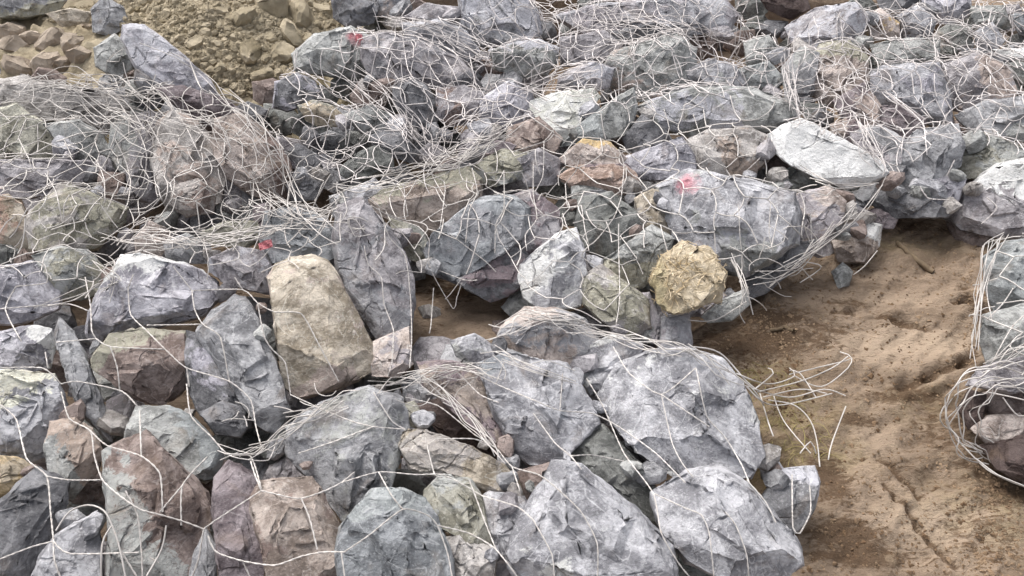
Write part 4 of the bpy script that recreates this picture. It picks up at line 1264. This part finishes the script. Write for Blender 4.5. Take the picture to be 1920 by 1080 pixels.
# right edge net, its end rolled into a loop
G = Net('net with its end rolled into loops at the right edge beside the sand')
G.bundle('1900,440 1855,460 1838,520 1830,600 1826,690', 9, 11, seed=81, r=.0018, off=.02)
G.bundle('1960,640 1890,665 1840,700', 7, 12, seed=82, r=.002)
G.hexes('1850,430 1990,430 1990,720 1850,720 1835,600', .10, .3, 86, 1.3, r=.0016)
G.trace('1850,480 1840,560;1960,560 1900,610 1860,680;1870,470 1850,540 1860,600;1900,540 1880,570 1850,600;1960,615 1900,640 1850,690', .002, .012)
rg = random.Random(83)
for k in range(9):     # loops standing on the sand round the mouth of the roll
    cx, cy = 1905 + rg.uniform(-26, 26), 788 + rg.uniform(-26, 22)
    rx, ry = rg.uniform(78, 128), rg.uniform(58, 104)
    a0, a1 = rg.uniform(-2.2, -1.6) - 3.3 + 3.3, rg.uniform(.5, 1.1)
    pts = []
    Z0 = rg.uniform(.03, .05)
    aa = np.linspace(math.radians(255) + rg.uniform(-.3, .3), math.radians(75) + rg.uniform(-.5, .2), 34)
    for a in aa:
        x, y = cx + rx * math.cos(a), cy - ry * math.sin(a)
        f = (ry - (y - cy)) / (2 * ry)
        pts.append(np.array(on_z(x, y, Z0 + max(0, min(1.1, f)) * .20)[:]))
    pts = np.array(pts) + np.array([mnoise.noise_vector((k * 3.3, q_ * .22, 1.0))[:] for q_ in range(len(pts))]) * .022
    G.strand('loose_wire', pts, rg.uniform(.0012, .0018))
for pl in ('1830,860 1870,890 1930,915', '1800,830 1850,880 1900,905 1960,925', '1880,745 1910,780 1960,770', '1850,735 1900,745 1960,760'):
    G.strand('loose_wire', drape_px(parse(pl), .02), .0019)
G.finish()

# ------------------------------------------------------------------ matted straw clump on the rocks
poly = parse('1218,522 1236,474 1278,450 1335,462 1368,512 1352,566 1300,580 1262,596 1226,572')
Ms, q, s, vl, _ = place(poly, .24)
me = rock_mesh(q, vl, 4242, .36, 1 / 30, 1.8, 6, 1)
me.transform(Matrix.Scale(s * .93, 4))
b = NB('matted_straw')
tc = b.n('ShaderNodeTexCoord').outputs['Object']
n1 = b.noise(tc, 30, 6, .7, 1.2)
col = b.mix(b.ramp(n1, .35, .65), lin((172, 156, 130)), lin((222, 208, 184)))
sx = b.n('ShaderNodeVectorMath', {0: tc, 1: (-1 / s, -.4 / s, 0)}, operation='DOT_PRODUCT').outputs['Value']
col = b.mix(b.math('MULTIPLY', b.ramp(b.math('ADD', sx, b.math('MULTIPLY', b.math('SUBTRACT', n1, .5), 1.2)), .2, .5), .45), col, lin((176, 164, 112)))
b.set(b.b.inputs['Base Color'], col)
b.b.inputs['Roughness'].default_value = .9
b.set(b.b.inputs['Normal'], b.bump(n1, 1.0, .02))
M_STRAWB = b.m
root = bpy.data.objects.new('straw_clump', None)
COL.objects.link(root)
root.matrix_world = Ms
tag(root, 'round tan clump of matted dry straw caught on the rocks', 'straw clump')
core = link('core', me, M_STRAWB, root)
bv = BVHTree.FromPolygons([v.co for v in me.vertices], [p.vertices[:] for p in me.polygons])
rg = random.Random(88)
tb = Tubes()
for k in range(90):
    d = Vector((rg.gauss(0, 1), rg.gauss(0, 1), rg.gauss(.5, .8))).normalized()
    tdir = d.cross(Vector((rg.gauss(0, 1), rg.gauss(0, 1), rg.gauss(0, 1)))).normalized()
    ln = rg.uniform(.02, .09)
    pts = []
    for t in np.linspace(-.5, .5, 7):
        p = d * .5 * s + tdir * (t * ln) + d.cross(tdir) * rg.uniform(-.004, .004)
        h = bv.ray_cast(p.normalized() * 2, -p.normalized())
        if h[0] is None: continue
        pts.append(np.array(h[0] + p.normalized() * (.002 + .03 * abs(t) * rg.random() ** 2)))
    if len(pts) > 2: tb.add(np.array(pts), rg.uniform(.0007, .0013), 3)
b = NB('straw')
tc = b.n('ShaderNodeTexCoord').outputs['Object']
col = b.mix(b.ramp(b.noise(tc, 25, 3), .35, .65), lin((190, 168, 130)), lin((228, 212, 184)))
b.set(b.b.inputs['Base Color'], col)
b.b.inputs['Roughness'].default_value = .75
M_STRAW = b.m
o = tb.build('straw', M_STRAW, root)
tag(o, kind='stuff')

# ------------------------------------------------------------------ small things: red tags, twigs, dry grass
def mat_plain(name, c, rough=.6):
    b = NB(name)
    tc = b.n('ShaderNodeTexCoord').outputs['Object']
    b.set(b.b.inputs['Base Color'], b.mix(b.ramp(b.noise(tc, 60, 5), .3, .7), scale_c(lin(c), .75), scale_c(lin(c), 1.1)))
    b.b.inputs['Roughness'].default_value = rough
    return b.m
M_RED = mat_plain('red_plastic', (216, 140, 148), .6)
M_TWIG = mat_plain('twig_bark', (118, 102, 82), .9)
def red_tag(px, py, wpx, hpx, label):
    P = drape_px([(px - 4, py), (px + 4, py)], .016)[0]
    k = (Vector(P) - CAM).dot(FWD) / FPX
    bm = bmesh.new()
    nx_, ny_ = 7, 5
    rg = random.Random(int(px))
    vs = [[bm.verts.new(((i / (nx_ - 1) - .5) * wpx * k, (j / (ny_ - 1) - .5) * hpx * k * 1.2, .004 * math.sin(i * 1.3 + j) + rg.uniform(-.0015, .0015))) for i in range(nx_)] for j in range(ny_)]
    for j in range(ny_ - 1):
        for i in range(nx_ - 1):
            bm.faces.new((vs[j][i], vs[j][i + 1], vs[j + 1][i + 1], vs[j + 1][i]))
    r = bmesh.ops.solidify(bm, geom=bm.faces[:], thickness=.0012)
    me = bpy.data.meshes.new('red_tag')
    bm.to_mesh(me); bm.free()
    o = link('red_tag', me, M_RED)
    o.location = P
    o.rotation_euler = (math.radians(35), rg.uniform(-.2, .2), rg.uniform(-.3, .3))
    tag(o, label, 'tag')
red_tag(502, 459, 25, 13, 'small red plastic tag caught in the wires at centre left')
red_tag(677, 70, 13, 11, 'tiny red plastic scrap on the upper middle boulder')
def twig(pl, r, label, z0=.004, forks=()):
    tb = Tubes()
    pts = []
    for i, (x, y) in enumerate(parse(pl)):
        h = gbvh.ray_cast(CAM, ray(x, y))
        pts.append(np.array((h[0] if h[0] else on_z(x, y))) + np.array([0, 0, z0]))
    P = np.array(pts)
    t = np.linspace(0, len(P) - 1, 14)
    P = np.stack([np.interp(t, np.arange(len(P)), P[:, k]) for k in range(3)], 1)
    rg = random.Random(int(P[0][0] * 1000))
    P += np.array([[rg.uniform(-.003, .003) for _ in range(3)] for _ in P])
    tb.add(P, r, 6)
    o = tb.build('twig', M_TWIG, None)
    tag(o, label, 'twig')
twig('1684,458 1700,474 1722,492 1748,512', .009, 'thick grey twig lying on the sand below the black wedge')
twig('1628,500 1600,505', .004, 'small dark twig on the sand near the green grey pebble')
twig('1445,622 1470,616 1488,622', .006, 'pale splinter on the damp sand beside the straw clump')

# dry olive grass fibres on the ground by the front net
rg = random.Random(61)
tb = Tubes()
GR = parse('1360,690 1440,680 1520,760 1560,860 1500,880 1440,830')
k = 0
while k < 90:
    x, y = rg.uniform(1350, 1570), rg.uniform(670, 890)
    if not inside(GR, x, y): continue
    k += 1
    h = gbvh.ray_cast(CAM, ray(x, y))
    p = np.array(h[0])
    a = rg.uniform(0, 6.28)
    ln = rg.uniform(.015, .06)
    up = rg.uniform(.0, .02)
    c = rg.uniform(-1.2, 1.2)
    P = [p + np.array([math.cos(a + c * t) * ln * t, math.sin(a + c * t) * ln * t, .004 + up * math.sin(t * 2.6)]) for t in np.linspace(0, 1, 6)]
    tb.add(np.array(P), rg.uniform(.0005, .0011), 3)
o = tb.build('dry_grass', mat_plain('dry_grass', (150, 138, 88), .8), None)
tag(o, 'thin dry olive grass fibres on the sand', None, None, 'stuff')

bpy.data.objects.remove(tmp_me_ob)
